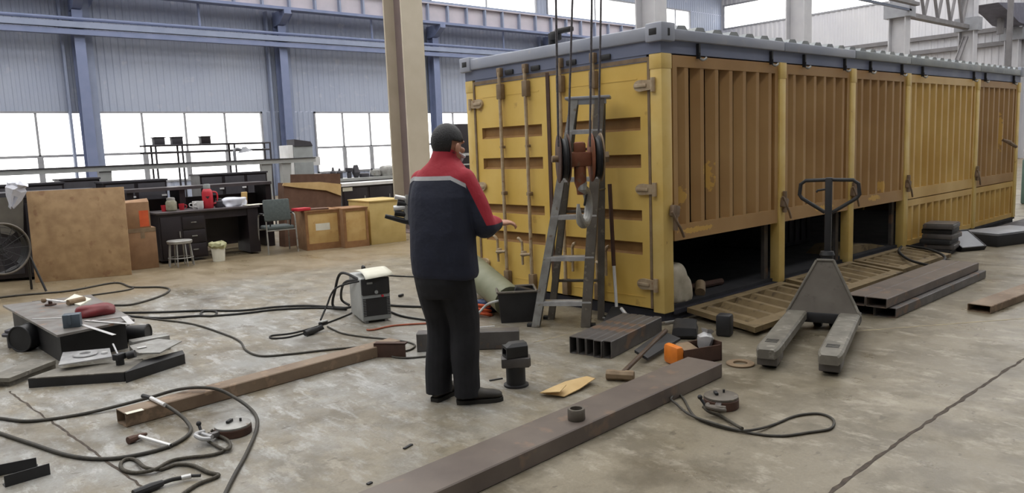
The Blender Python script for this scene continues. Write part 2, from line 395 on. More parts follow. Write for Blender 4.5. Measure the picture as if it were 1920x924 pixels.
def corr_sheet(b, axis, fixed, a0, a1, z0, z1, period=.25, depth=.022, sgn=-1):
    # trapezoid sheet standing on the line axis=fixed
    n = int((a1-a0)/period)
    prof = []
    for i in range(n+1):
        s0 = a0+i*period
        for t, dd in ((0, 0), (.38, 0), (.5, 1), (.88, 1)):
            if s0+t*period <= a1+1e-6: prof.append((s0+t*period, dd*depth*sgn))
    prof.append((a1, 0))
    lo = []; hi = []
    for s, dd in prof:
        p = (s, fixed+dd) if axis == 'Y' else (fixed+dd, s)
        lo.append(b.v((p[0], p[1], z0))); hi.append(b.v((p[0], p[1], z1)))
    for i in range(len(prof)-1): b.f([lo[i], lo[i+1], hi[i+1], hi[i]])
ZS, ZT = .85, 3.54
wins = [(-14.0, 1.5), (1.85, 8.14), (10.5, 16.1), (16.5, 23.0), (25, 30), (32, 38)]
b = B()
corr_sheet(b, 'Y', YW, -16, XG, ZT, 8.72)
corr_sheet(b, 'Y', YW, -16, XG, 0, ZS)
edges = [-16]+[q for w in wins for q in w]+[XG]
for i in range(0, len(edges), 2): 
    if edges[i+1]-edges[i] > .05: corr_sheet(b, 'Y', YW, edges[i], edges[i+1], ZS, ZT)
corr_sheet(b, 'Y', YW, -16, XG, 10.2, 12.6)
for a0, a1 in ((-16, -14), (1.0, 1.8), (8.6, 9.4), (16.3, 17.1), (24.2, 25), (32.9, 35.1), (38.3, XG)): corr_sheet(b, 'Y', YW, a0, a1, 8.72, 10.2)
struct(b.build('wall_left', M_siding))
def window(name, x0, x1, z0, z1, nx, rails, t=.07, skip=()):
    b = B(); f = M_frame
    b.bb((x0, YW-.06, z1-t), (x1, YW+.06, z1)); b.bb((x0, YW-.06, z0), (x1, YW+.06, z0+t))
    b.bb((x0, YW-.06, z0), (x0+t, YW+.06, z1)); b.bb((x1-t, YW-.06, z0), (x1, YW+.06, z1))
    fr = struct(b.build(name, f))
    b = B()
    for i in range(1, nx):
        x = x0+(x1-x0)*i/nx; b.bb((x-.035, YW-.04, z0+t), (x+.035, YW+.04, z1-t))
        if rails: b.bb((x-.09, YW-.05, z0+t), (x+.09, YW+.03, rails[0]))
    for zr in rails: b.bb((x0+t, YW-.04, zr-.045), (x1-t, YW+.04, zr+.045))
    b.build('mullion', f, fr)
    b = B(); b.bb((x0+t, YW+.045, z0+t), (x1-t, YW+.055, z1-t)); b.build('pane', M_glass, fr)
    return fr
for i, (x0, x1) in enumerate(wins):
    window('window_%d' % (i+1), x0, x1, ZS, ZT, max(2, round((x1-x0)/1.6)), [1.97])
for i, (x0, x1) in enumerate([(-14, 1.0), (1.8, 8.6), (9.4, 16.3), (17.1, 24.2), (25.0, 32.9), (35.1, 38.3)]):
    window('window_%d' % (i+7), x0, x1, 8.72, 10.2, max(2, round((x1-x0)/3.2)), [])
# gable wall
b = B(); corr_sheet(b, 'X', XG, -8, YW, 0, 9.2, .34, .03); corr_sheet(b, 'X', XG, -8, YW, 10.86, 12.6, .34, .03); 
struct(b.build('wall_back', M_sidingW))
b = B(); corr_sheet(b, 'Y', -10, -16, XG, 0, 12.6, .3, .03, 1); struct(b.build('wall_right', M_screenwall))  # unseen wall added to block side light, greyed to cut the fill
b = B(); corr_sheet(b, 'X', -16, -10, YW, 0, 12.6, .3, .03, 1); struct(b.build('wall_front', M_screenwall))  # unseen wall behind the camera, added to hold back level light
b = B()
for y0, y1 in ((-10, -7.5), (-5, -1), (2.5, 5), (9, 12), (16, 18.5), (23, YW)): b.bb((-16, y0, 12.6), (XG, y1, 12.7))  # unseen roof bands added to shade the hall; gaps steer the overhead light
struct(b.build('ceiling', M_sidingW))
GZ0, GZ1 = 9.2, 10.86
for i, (y0, y1) in enumerate([(22.0, 26.85), (15.5, 20.6), (8.6, 13.8)]):
    b = B()
    for a, c in (((XG-.06, y0, GZ0), (XG+.06, y1, GZ0+.1)), ((XG-.06, y0, GZ1-.1), (XG+.06, y1, GZ1)), ((XG-.06, y0, GZ0+.1), (XG+.06, y0+.1, GZ1-.1)), ((XG-.06, y1-.1, GZ0+.1), (XG+.06, y1, GZ1-.1))): b.bb(a, c)
    fr = struct(b.build('window_%d' % (i+13), M_frame))
    b = B(); b.bb((XG+.03, y0+.1, GZ0+.1), (XG+.04, y1-.1, GZ1-.1)); b.build('pane', M_glass, fr)
b = B()
for a0, a1 in ((-8, 8.6), (13.8, 15.5), (20.6, 22.0), (26.85, YW)): b.bb((XG-.03, a0, GZ0), (XG+.03, a1, GZ1))
struct(b.build('trim_5', M_sidingW))

# steel columns on the long wall
wcols = [(1.45, 'first'), (9.0, 'second'), (16.8, 'third'), (24.6, 'fourth'), (32.4, 'fifth')]
cl = ['blue-grey steel column against the window wall, behind the tall plywood board',
      'blue-grey steel column against the window wall, above the grey control cabinet',
      'blue-grey steel column against the window wall, just right of the cream column',
      'blue-grey steel column on the window wall hidden mostly behind the container roof',
      'far blue-grey steel column on the window wall near the hall corner']
for (x, _), lb in zip(wcols, cl):
    t = root('wall_column', lb, 'column', (x, YW-.45, 0), 0, 'columns along the window wall')
    b = B(); b.beam((x, YW-.45, 0), (x, YW-.45, 7.0), .34, .5, .03, .02, up=(0, 1, 0))
    b.build('shaft', M_hazeblue, t)
    b = B(); b.bb((x-.5, YW-.3, 0), (x-.42, YW-.1, 7.6)); b.bb((x+.2, YW-.26, 0), (x+.5, YW-.08, 7.6)); b.build('side_post', M_hazepale, t)
    b = B(); b.prism([(x-.15, YW-.2, 7.0), (x-.15, YW-.8, 7.05), (x-.15, YW-1.35, 7.4), (x-.15, YW-1.35, 7.56), (x-.15, YW-.2, 7.56)], (.3, 0, 0))
    b.prism([(x+.2, YW-.2, 6.6), (x+.75, YW-.2, 7.62), (x+.2, YW-.2, 7.62)], (0, -.05, 0))
    b.build('bracket', M_hazeblue, t)
    b = B(); b.bb((x-.3, YW-.75, 0), (x+.3, YW-.15, .03)); b.build('base_plate', M_hazeblue, t)
# crane runway along the window wall
t = root('crane_beam', 'long pale crane runway girder with web stiffeners high on the window wall', 'crane beam', (10, YW-1.1, 7.62))
b = B(); b.beam((-16, YW-1.1, 8.06), (XG, YW-1.1, 8.06), .4, .88, .05, .03); b.build('girder', M_pinkweb, t)
b = B(); b.bb((-16, YW-1.34, 7.55), (XG, YW-.86, 7.66)); b.build('bottom_flange', M_hazeblue, t)
x = -15.0
while x < XG-.5:
    b = B(); b.bb((x-.04, YW-1.3, 7.66), (x+.04, YW-.9, 8.46)); b.build('stiffener', M_hazepale, t); x += 1.15
b = B(); b.bb((-16, YW-1.17, 8.5), (XG, YW-1.03, 8.62)); b.build('crane_rail', M_hazepale, t)
t = root('cable_tray', 'long blue-grey pipe and tray run across the sheet wall above the windows', 'cable tray', (10, YW-.8, 6.2))
b = B(); b.cyl((-16, YW-.85, 6.66), (XG, YW-.85, 6.66), .06, n=8); b.build('pipe', M_hazeblue, t)
b = B(); b.bb((-16, YW-.95, 6.35), (XG, YW-.75, 6.55)); b.build('tray', M_hazepale, t)
b = B(); b.bb((-16, YW-.9, 6.12), (XG, YW-.7, 6.3)); b.build('lower_rail', M_hazeblue, t)
for x in (-2.3, 5.6, 13.2, 21):
    b = B(); b.cyl((x, YW-.85, 6.66), (x, YW-.85, 7.6), .05, n=8); b.build('hanger', M_hazeblue, t)
# middle row
rl = ['cream H-section steel column standing right behind the man',
      'pale steel column rising behind the near end of the container roof',
      'pale steel column in front of the white gable wall, behind the container roof',
      'white-edged steel column carrying the left end of the braced roof truss',
      'white-edged steel column carrying the right end of the braced roof truss',
      'rightmost pale steel column beyond the far end of the container']
mid = [3.42, 11.3, 19.1, 27.1, 34.75, 41.3]
for i, (x, lb) in enumerate(zip(mid, rl)):
    t = root('steel_column', lb, 'column', (x, 9, 0), 0, 'columns of the middle row')
    b = B(); w = .5; h = .62
    b.bb((x-.02, 9-h/2+.03, .02), (x+.02, 9+h/2-.03, 11)); b.build('web', M_colW if i == 0 else M_colP, t)
    # flanges face along the row
    for yy in (9-h/2, 9+h/2):
        b = B(); b.bb((x-w/2, yy-.02, .02), (x+w/2, yy+.02, 11)); b.build('flange', M_colY if i == 0 else M_colP, t)
    b = B(); b.bb((x-.4, 8.55, 0), (x+.4, 9.45, .025)); b.build('base_plate', M_colW, t)
    if i >= 3:
        b = B(); b.bb((x-.3, 8.5, 6.15), (x+.3, 9.5, 6.75)); b.build('corbel', M_frame, t)
M_dk = mat('brace_grey', (118, 116, 118), (108, 106, 108), 3, rough=.6)
t = root('roof_truss', 'steel lattice girder between the two white-edged columns at upper right', 'truss', (31, 9, 6.3))
b = B(); b.bb((27.1, 8.85, 6.24), (34.75, 9.15, 6.42)); b.build('bottom_chord', M_dk, t)
b = B(); b.bb((27.1, 8.85, 8.0), (34.75, 9.15, 8.2)); b.build('top_chord', M_dk, t)
for i in range(5):
    xa = 27.4+i*1.46
    b = B(); b.cyl((xa, 9, 8.05), (xa+.73, 9, 6.4), .07, n=6); b.build('diagonal', M_dk, t)
    b = B(); b.cyl((xa+1.46, 9, 8.05), (xa+.73, 9, 6.4), .07, n=6); b.build('diagonal', M_dk, t)
for (xa, za, xb, zb), lb in zip([(27.3, 5.75, 29.0, 3.4), (34.5, 5.9, 32.3, 3.4)], ['steel knee brace sloping down right from the truss column behind the container', 'steel knee brace sloping down left from the right truss column']):
    b = B(); b.beam((xa, 9, za), (xb, 9, zb), .14, .2, .03, .03, up=(0, 1, 0)); tag(b.build('knee_brace', M_dk, base=(xa, 9, zb)), lb, 'brace', 'knee braces under the truss')
b = B()
for z in (6.0, 6.75): b.bb((XG-.35, -8, z), (XG-.05, YW-.2, z+.22))
tag(b.build('wall_girt', M_dk, base=(XG-.2, 10, 6)), 'pair of grey horizontal rails across the white gable wall at upper right', 'rail')
t = root('crane_rail_girder', 'grey crane rail running along the middle column row at top right', 'crane beam', (16, 9, 6.3))
b = B(); b.bb((19.4, 8.2, 6.5), (27.0, 8.4, 6.62)); b.build('rail', M_dk, t); b = B(); b.bb((19.4, 8.5, 6.34), (27.0, 8.6, 6.42)); b.build('conductor', M_hazepale, t)
t = root('overhead_crane', 'dark grey overhead crane carriage high at the right edge of the hall', 'crane', (38.5, 9, 6.8))
b = B(); b.prism([(36.4, 8.3, 7.5), (40.95, 8.3, 7.9), (40.95, 8.3, 6.8), (39.6, 8.3, 6.85), (38.2, 8.3, 7.2)], (0, 1.2, 0)); b.build('carriage', mat('crane_slate', (98, 98, 112), (88, 88, 102), 3), t)
b = B(); b.cyl((38.9, 8.9, 6.3), (38.9, 8.9, 7.1), .16, n=10); b.build('hoist', M_dk, t)
q = PY(1893, 60, 7.9); b = B(); b.bb((q.x-.12, 7.8, 0), (q.x+.12, 8.0, 9.4)); tag(b.build('service_pole', M_dk, base=(q.x, 7.9, 0)), 'thin dark vertical pole beside the rightmost column', 'pole')

# ================================================================== CONTAINER
L, W, ZB, ZY, H = 9.75, 2.70, .09, 2.361, 2.60
PXS = [1.98, 3.564, 5.129, 7.712, 9.672]
t = CT = root('shipping_container', 'long yellow side-opening freight container with blue roof rails', 'container', (0, 0, 0))
b = B(); b.bb((.02, .02, .0), (L-.02, W-.02, .10)); b.build('base_frame', M_base, t)
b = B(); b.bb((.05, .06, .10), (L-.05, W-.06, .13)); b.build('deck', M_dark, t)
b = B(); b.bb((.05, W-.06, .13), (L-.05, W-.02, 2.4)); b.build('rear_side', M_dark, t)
b = B(); b.bb((L-.06, .05, .13), (L-.02, W-.05, 2.4)); b.build('far_end', M_panel, t)
# posts
for y0 in (-.002, W-.123):
    b = B(); b.bb((-.01, y0, ZB), (.13, y0+.125, ZY), .006)
    b.bb((-.014, y0-.003, ZY-.13), (.134, y0+.128, ZY-.004), .004)
    b.build('corner_post', M_post, t)
for x in PXS:
    b = B(); b.bb((x-.065, -.015, ZB), (x+.055, .09, ZY), .008); b.bb((x-.07, -.02, ZY-.16), (x+.06, .095, ZY-.002), .004)
    b.build('side_post', M_post, t)
b = B(); b.bb((L-.14, W-.16, ZB), (L, W, ZY)); b.build('corner_post', M_post, t)
# top rails
b = B(); b.bb((-.012, 0, ZY), (.12, W, 2.47)); b.bb((-.006, .16, 2.30), (.05, W-.16, ZY)); b.build('end_header', M_bluedk, t)
b = B(); b.bb((-.04, .1, 2.47), (.16, W-.1, H-.01), .02); b.build('end_rail', M_blue, t)
b = B(); b.bb((.12, 0.0, ZY), (L, .08, 2.47)); b.build('side_header', M_bluedk, t)
xs = [.1]+[p for p in PXS[:-1]]+[L+.02]
for i in range(5):
    b = B(); x0, x1 = xs[i]+.006, xs[i+1]-.006
    b.bb((x0, -.035, 2.47), (x1, .16, 2.565), .012); b.build('gutter_rail', M_gutter if i > 1 else M_blue, t)
b = B(); b.bb((0, W-.1, ZY), (L, W, H-.02)); b.build('rear_rail', M_bluedk, t)
for s in (0, 1):
    x = -.055 if s == 0 else L-.14
    for y in (-.045, W-.135):
        b = B(); b.bb((x, y, 2.455), (x+.19, y+.18, H+.012), .012); b.build('corner_casting', M_blue, t)
b = B()
for y in (.05, W-.045): b.bb((-.058, y-.04, 2.51), (-.05, y+.04, 2.565), .003)
b.bb((.03, -.0485, 2.50), (.055, -.044, 2.56)); b.build('casting_hole', M_black, t)
b = B()
n = int((L-.1)/.27)
for i in range(n):
    x0 = .12+i*.27
    pr = [(x0, 2.555), (x0+.05, 2.555), (x0+.09, 2.598), (x0+.19, 2.603), (x0+.23, 2.565), (x0+.27, 2.555)]
    lo = [b.v((x, -.02, z)) for x, z in pr]; hi = [b.v((x, W, z+.01)) for x, z in pr]
    for j in range(5): b.f([lo[j], lo[j+1], hi[j+1], hi[j]])
    b.f([b.v((x, -.02, z)) for x, z in pr]+[b.v((pr[-1][0], -.02, 2.54)), b.v((pr[0][0], -.02, 2.54))])
b.build('roof_sheet', M_gutter, t)
# end doors
def door(y0, y1, name):
    b = B(); x0, x1, xb = 0.0, .06, .035
    ya, yb = y0+.09, y1-.09
    slots = [(.60, .715), (.91, 1.005), (1.385, 1.505), (1.715, 1.835)]
    b.bb((x0, y0, ZB+.03), (x1, ya, ZY-.04)); b.bb((x0, yb, ZB+.03), (x1, y1, ZY-.04))
    z = ZB+.03
    for s0, s1 in slots+[(ZY-.04, None)]:
        b.bb((x0, ya, z), (x1, yb, s0)); z = s1
    b.bb((x0-.003, y0+.12, 2.16), (x0, y1-.12, 2.17)); b.bb((x0-.003, y0+.06, ZB+.12), (x0, y1-.06, ZB+.127))
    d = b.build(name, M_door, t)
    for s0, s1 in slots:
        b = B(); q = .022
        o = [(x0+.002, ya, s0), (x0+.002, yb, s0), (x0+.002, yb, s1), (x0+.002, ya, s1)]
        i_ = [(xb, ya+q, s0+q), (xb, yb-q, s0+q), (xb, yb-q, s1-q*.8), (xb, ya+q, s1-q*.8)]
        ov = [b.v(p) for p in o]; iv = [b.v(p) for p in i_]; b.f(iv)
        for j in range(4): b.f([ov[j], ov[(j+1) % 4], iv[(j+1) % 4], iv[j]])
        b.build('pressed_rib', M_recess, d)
    return d
dR = door(.152, 1.375, 'door'); dL = door(1.415, W-.152, 'door')
b = B(); b.bb((-.012, 1.372, ZB+.03), (.05, 1.418, ZY-.03)); b.build('centre_gasket', M_rustdk, t)
for y in (.125, W-.151):
    b = B(); b.bb((-.012, y, ZB+.03), (.04, y+.026, ZY-.03)); b.build('edge_gasket', M_gasket, t)
b = B(); b.bb((-.008, .13, ZY-.055), (.04, W-.13, ZY-.02)); b.build('head_gasket', M_gasket, t)
for y, d in ((.755, dR), (1.188, dR), (1.684, dL), (2.083, dL)):
    k = B(); k.cyl((-.045, y, .14), (-.045, y, 2.40), .019, n=12)
    bar = k.build('lock_bar', M_bar, d)
    for z, sz in ((2.20, (.06, .075, .16)), (.21, (.06, .075, .16)), (2.40, (.05, .06, .09)), (1.13, (.055, .05, .04)), (1.62, (.05, .045, .03))):
        k = B(); k.box((-.035, y, z), sz, None, .008); k.build('bar_bracket', M_gasket, bar)
    k = B(); s = 1 if y > 1.4 else -1
    P = [(-.06, y, .50), (-.075, y+.03*s, .50), (-.08, y+.12*s, .49)]
    k.tube(P, .016, 8); k.box((-.06, y+.10*s, .50), (.05, .05, .06), None, .01); k.cyl((-.06, y+.12*s, .38), (-.06, y+.12*s, .62), .014, n=8)
    k.tube(spline([(-.06, y+.12*s, .62), (-.07, y+.15*s, .655), (-.07, y+.17*s, .66)], 4), .016, 8)
    k.build('bar_handle', M_bar, bar)
for z in (2.10, 1.195, .34):
    for y, sg, d in ((.12, 1, dR), (W-.12, -1, dL)):
        k = B(); pts = []
        for a in range(12):
            an = PI*a/11 - PI/2; pts.append((-.03, y+sg*(.10+.07*math.cos(an)), z+.05*math.sin(an)))
        pts = [(-.03, y-sg*.055, z-.04), (-.03, y+sg*.04, z-.045)]+pts+[(-.03, y+sg*.04, z+.045), (-.03, y-sg*.055, z+.04)]
        k.prism(pts, (.026, 0, 0)); k.box((-.036, y+sg*.09, z), (.012, .13, .03), None, .005)
        k.cyl((-.025, y-sg*.04, z-.06), (-.025, y-sg*.04, z+.06), .022, n=10)
        k.build('hinge', M_bar, d)
for y in (.62, 1.05, 1.55, 1.95):
    b = B(); b.box((-.02, y, ZY+.03), (.02, .13, .05), None, .01); b.build('header_keeper', M_black, t)
# side panels: frame + vertical corrugation
def side_panel(name, x0, x1, z0, z1, m, rail=.14, rail_top=.1, stile=.06, period=.235, parent=CT, place=None):
    # local frame: x along, z up, y=0 outer face; place maps (x,y,z)->world
    b = B(); f = (lambda x, y, z: V((x, y, z))) if place is None else place
    def bx(xa, xb, ya, yb, za, zb):
        c = [f(x, y, z) for z in (za, zb) for y in (ya, yb) for x in (xa, xb)]
        vs = [b.v(p) for p in c]
        for q in ((0, 1, 3, 2), (4, 5, 7, 6), (0, 1, 5, 4), (2, 3, 7, 6), (0, 2, 6, 4), (1, 3, 7, 5)): b.f([vs[i] for i in q])
    bx(x0, x1, 0, .045, z0, z0+rail); bx(x0, x1, 0, .045, z1-rail_top, z1); bx(x0, x0+stile, 0, .045, z0+rail, z1-rail_top); bx(x1-stile, x1, 0, .045, z0+rail, z1-rail_top)
    xa, xb = x0+stile, x1-stile; n = max(3, round((xb-xa)/period)); per = (xb-xa)/n; za, zb = z0+rail-.002, z1-rail_top+.002
    pr = []
    for i in range(n):
        for tt, dd in ((0, .07), (.22, .07), (.5, .004), (.74, .004)): pr.append((xa+(i+tt)*per, dd))
    pr.append((xb, .062))
    lo = [b.v(f(x, y, za)) for x, y in pr]; hi = [b.v(f(x, y, zb)) for x, y in pr]
    for i in range(len(pr)-1): b.f([lo[i], lo[i+1], hi[i+1], hi[i]])
    # closing ledge behind the sheet
    lo2 = [b.v(f(x, .07, za)) for x in (xa, xb)]; hi2 = [b.v(f(x, .07, zb)) for x in (xa, xb)]; b.f([lo2[0], lo2[1], hi2[1], hi2[0]])
    return b.build(name, m, parent)
bays = [(.15, PXS[0]-.075)]+[(PXS[i]+.065, PXS[i+1]-.075) for i in range(4)]
for i, (x0, x1) in enumerate(bays):
    p = side_panel('side_panel', x0, x1, .725, ZY-.012, M_panelGlance if i == 3 else M_panel)
    for xx in ((x0+.36, x1-.16) if i < 4 else (x0+.2, x1-.25)):
        k = B(); k.bb((xx-.012, -.03, ZY-.03), (xx+.012, 0, ZY+.1)); k.cyl((xx, -.03, ZY+.02), (xx, -.03, ZY-.04), .008, n=8); kk = k.build('panel_latch', M_black, p)
        k = B(); k.tube(spline([(xx, -.03, ZY-.03), (xx+.02, -.045, ZY-.045), (xx+.06, -.045, ZY-.035), (xx+.08, -.045, ZY-.02)], 5), .011, 8); k.build('latch_tip', M_alu, kk)
for i in (3, 4):
    x0, x1 = bays[i]; side_panel('lower_panel', x0, x1, .1, .712, M_panelGlance, rail=.07, rail_top=.085, stile=.05)
b = B(); b.bb((.13, .0, .06), (L, .06, .10)); b.build('bottom_rail', M_base, t)
# let-down lower flaps lying on the ground
def flap(x0, x1, skew, y1, z0, z1):
    Wd = .66
    def f(x, y, z):
        tt = z/Wd; return V((x+skew*tt, -.03-tt*(abs(y1)-.03), z0+(z1-z0)*tt))+V((0, 0, .05-y))
    return side_panel('let_down_flap', x0, x1, 0, Wd, M_flap, rail=.08, rail_top=.11, stile=.08, period=.235, place=f)
flap(.28, 1.93, -.2, -.84, .055, .03); flap(2.02, 3.50, -.1, -.68, .07, .02); flap(3.6, 5.06, -.05, -.62, .07, .02)
# post latches
for i, x in enumerate([.11]+PXS[:4]):
    k = B(); k.box((x, -.035, .93 if i else 1.0), (.10, .05, .10), Matrix.Rotation(.2, 3, 'Y'), .012); k.tube(spline([(x-.06, -.05, 1.0), (x, -.06, .9), (x+.05, -.06, .84), (x+.11, -.05, .76)], 5), .012, 8)
    k.cyl((x, -.04, .83), (x, -.04, 1.05), .022, n=10); k.build('post_latch', M_rust, t)
k = B(); q = PY(1905, 275, -.12); k.tube([PY(1880, 262, -.02), PY(1893, 267, -.1), q], .03, 8, radii=[.02, .035, .025]); k.build('bent_hook', M_rust, t)
for i in (0, 1, 2):
    x = PXS[i]; k = B(); k.bb((x-.16, .10, .13), (x-.09, .14, .73)); k.build('inner_post', M_mill, t)

# things inside the container
def sack(name, c, size, m, label, cat, seed=1, base=None, sag=.25, group=None):
    b = B(); t = bmesh.new(); bmesh.ops.create_icosphere(t, subdivisions=4, radius=1); rnd = random.Random(seed)
    ph = [(V((rnd.uniform(-1, 1), rnd.uniform(-1, 1), rnd.uniform(-1, 1)))*4, rnd.uniform(0, 6)) for _ in range(7)]
    mp = {}
    for q in t.verts:
        p = q.co.copy(); k = 1+sum(math.sin(a.dot(p)*1.3+f)*.045 for a, f in ph)
        e = V([math.copysign(abs(x)**.72, x) for x in p])*k
        z = e.z*size[2]
        if z < -size[2]*.6: z = -size[2]*.6
        mp[q] = b.bm.verts.new(V((c[0]+e.x*size[0], c[1]+e.y*size[1], c[2]+z+size[2]*.6)))
    for fc in t.faces: b.f([mp[q] for q in fc.verts])
    t.free(); o = b.build(name, m, base=c, angle=60); tag(o, label, cat, group); return o
sack('woven_sack', (.33, .2, .13), (.2, .16, .22), M_sack, 'whitish crumpled sack lying just inside the container near corner', 'sack', 4)
k = B(); k.tube(spline([(.75, .35, .165), (1.0, .3, .17), (1.3, .28, .165)], 5), .035, 10); tag(k.build('rusty_pipe', M_rustdk, base=(1, .3, .13)), 'short rusty pipe on the container deck behind the first flap', 'pipe')
k = B(); k.cyl((.7, .12, .16), (.82, .2, .22), .05, n=12); k.cyl((.82, .2, .22), (.9, .24, .17), .035, n=12); tag(k.build('pipe_elbow', M_gasket, base=(.78, .18, .13)), 'tan pipe elbow on the container deck beside the rusty pipe', 'pipe')
k = B(); k.bb((3.75, 1.1, .131), (4.75, 2.0, .76), .02)
for i in range(6): k.bb((3.8+i*.16, 1.07, .2), (3.88+i*.16, 1.1, .7), .008)
tag(k.build('steel_box', M_screen, base=(4.25, 1.5, .13)), 'dark ribbed steel box deep inside the third bay of the container', 'box')
k = B(); k.prism([(3.75, .15, .131), (4.9, .15, .131), (4.5, .15, .2), (4.0, .15, .23)], (0, .5, 0)); tag(k.build('sheet_heap', M_flap, base=(4.2, .4, .13)), 'low dusty sheet heap on the container deck behind the third flap', 'heap')

# ================================================================== GROUND OBJECTS
def FRM(u1, v1, u2, v2, vt, base_z=0.0):
    a, c = G(u1, v1, base_z), G(u2, v2, base_z); m = (a+c)/2; d = c-a
    return V((m.x, m.y, base_z)), math.atan2(d.y, d.x), d.length, ZAT(a, vt)-base_z
def at2(u1, v1, u2, rz, vt, name, label, cat, group=None):
    a = G(u1, v1); r = V((math.cos(rz), math.sin(rz), 0)); lo, hi = .02, 6
    for _ in range(40):
        m = (lo+hi)/2; d = a+r*m-CAM; uu = 960+FPX*d.dot(_r)/d.dot(_fw)
        if uu < u2: lo = m
        else: hi = m
    loc = a+r*lo/2; t = root(name, label, cat, loc, rz, group); return t, WM[t.name], lo, ZAT(a, vt)
def cable(name, px, r, m, label, cat='cable', group=None, n=8, zs=None, k=8, closed=False):
    P = []
    for i, q in enumerate(px):
        z = r if zs is None else zs[i]
        P.append(G(q[0], q[1], z))
    S_ = spline(P, n, closed)
    rnd = random.Random(len(px)); b = B(); b.tube(S_, r, k, closed)
    o = b.build(name, m, base=(S_[0].x, S_[0].y, 0), angle=60)
    return tag(o, label, cat, group)
def rect_tube(name, p0, p1, w, h, m, label, group=None, t=.006, z0=0.0, cat='steel tube', closed_far=False):
    p0 = V((p0[0], p0[1], z0+h/2)); p1 = V((p1[0], p1[1], z0+h/2))
    b = B(); b.hollow(p0, p1, w, h, t)
    o = b.build(name, m, base=(p0.x, p0.y, z0)); return tag(o, label, cat, group)

# long foreground tube and things on it
rect_tube('steel_tube', (-1.02, -1.11), (-4.2, -1.34), .27, .1, M_tube, 'long wide flat steel tube lying across the floor in the foreground')
P = G(1081, 786, .1)
b = B(); b.lathe([(.034, 0), (.045, 0), (.049, .006), (.049, .056), (.045, .064), (.034, .064)], P, closed=True, n=28)
o = b.build('tape_roll', M_aludk, base=P); tag(o, 'small grey ring-shaped roll standing on the foreground flat tube', 'ring')
P = G(1388, 683)
b = B(); b.lathe([(.05, .004), (.05, .014), (.095, .014), (.1, .01), (.095, 0), (.05, 0)], P, closed=True, n=28)
tag(b.build('flat_washer', M_gasket, base=P), 'flat tan ring on the floor between the pallet jack and the long tube', 'ring')
# rusty left tube
rect_tube('steel_tube', (-4.225, .93), (-2.10, 1.14), .15, .09, M_rust, 'rusty brown square tube on the floor left of the man, under the cable loop')
b = B(); q = G(252, 771, .092); b.box((q.x, q.y, .092), (.10, .045, .001), Matrix.Rotation(.05, 3, 'Z')); tag(b.build('paper_label', M_paper, base=q), 'small white paper strip on the near end of the rusty tube', 'paper')
b = B(); a = G(688, 650, .1)+V((.06, 0, 0)); c = G(747, 650, .1)+V((.06, 0, 0)); d = (c-a).normalized(); nn = V((-d.y, d.x, 0))
b.prism([a+V((0, 0, -.1)), c+V((0, 0, -.1)), c+V((0, 0, .012)), a+V((0, 0, .012))], nn*.012); b.prism([a+V((0, 0, 0)), c, c+nn*.07, a+nn*.07], V((0, 0, .012)))
tag(b.build('angle_iron', M_rustdk, base=(a.x, a.y, 0)), 'short brown angle iron standing at the far end of the rusty tube', 'angle iron')
# right-hand rusty tube
rect_tube('steel_tube', (2.06, -1.85), (4.6, -2.03), .19, .07, M_rust, 'rusty flat tube cut off by the right edge of the photo')
# 2 x 2 stack
gl = 'stack of four flat steel tubes'
a0 = V((1.40, -1.13, 0)); dd = V((2.43, .05, 0)).normalized()
for j, (lab, off, z0, ln) in enumerate([('left tube of the lower layer in the four-tube stack right of the pallet jack', .0, 0, 2.45), ('right tube of the lower layer in the four-tube stack right of the pallet jack', -.187, 0, 2.45),
                         ('left tube of the upper layer in the four-tube stack right of the pallet jack', .055, .089, 2.45), ('right tube of the upper layer in the four-tube stack right of the pallet jack', -.132, .089, 2.45)]):
    nn = V((-dd.y, dd.x, 0)); p0 = a0+nn*off-dd*(.06 if z0 else 0); p1 = p0+dd*ln
    rect_tube('steel_tube', (p0.x, p0.y), (p1.x, p1.y), .182, .087, M_tube if z0 else M_mill, lab, gl, z0=z0)
# five short tubes
e0 = G(1094, 665); e1 = G(1133, 676); rowd = V((-1.21, -.40, 0))-V((-1.235, -.045, 0)); rowd = rowd/4
axis = (V((-.34, -.19, 0))-V((-1.20, -.40, 0))).normalized()
nm = ['leftmost', 'second from left', 'middle', 'fourth from left', 'rightmost']
for i in range(5):
    p0 = V((-1.235, -.06, 0))+V((axis.y, -axis.x, 0))*.074*i+axis*(-.02*(i == 3)); p1 = p0+axis*.92
    rect_tube('tube_offcut', (p0.x, p0.y), (p1.x, p1.y), .07, .135, M_mill, 'short upright rectangular steel tube, %s of five side by side before the ladder' % nm[i], 'five tube offcuts side by side')
# big rect tube behind man
rect_tube('steel_tube', (-1.37, .42), (-1.98, .98), .13, .15, M_mill, 'short deep steel tube on the floor between the man and the ladder')
b = B(); q = V((-1.62, .75, .152)); b.box(q, (.42, .03, .004), Matrix.Rotation(-.55, 3, 'Z')); tag(b.build('flat_bar', M_steel, base=q), 'thin bright flat bar lying on the short deep tube behind the man', 'bar')
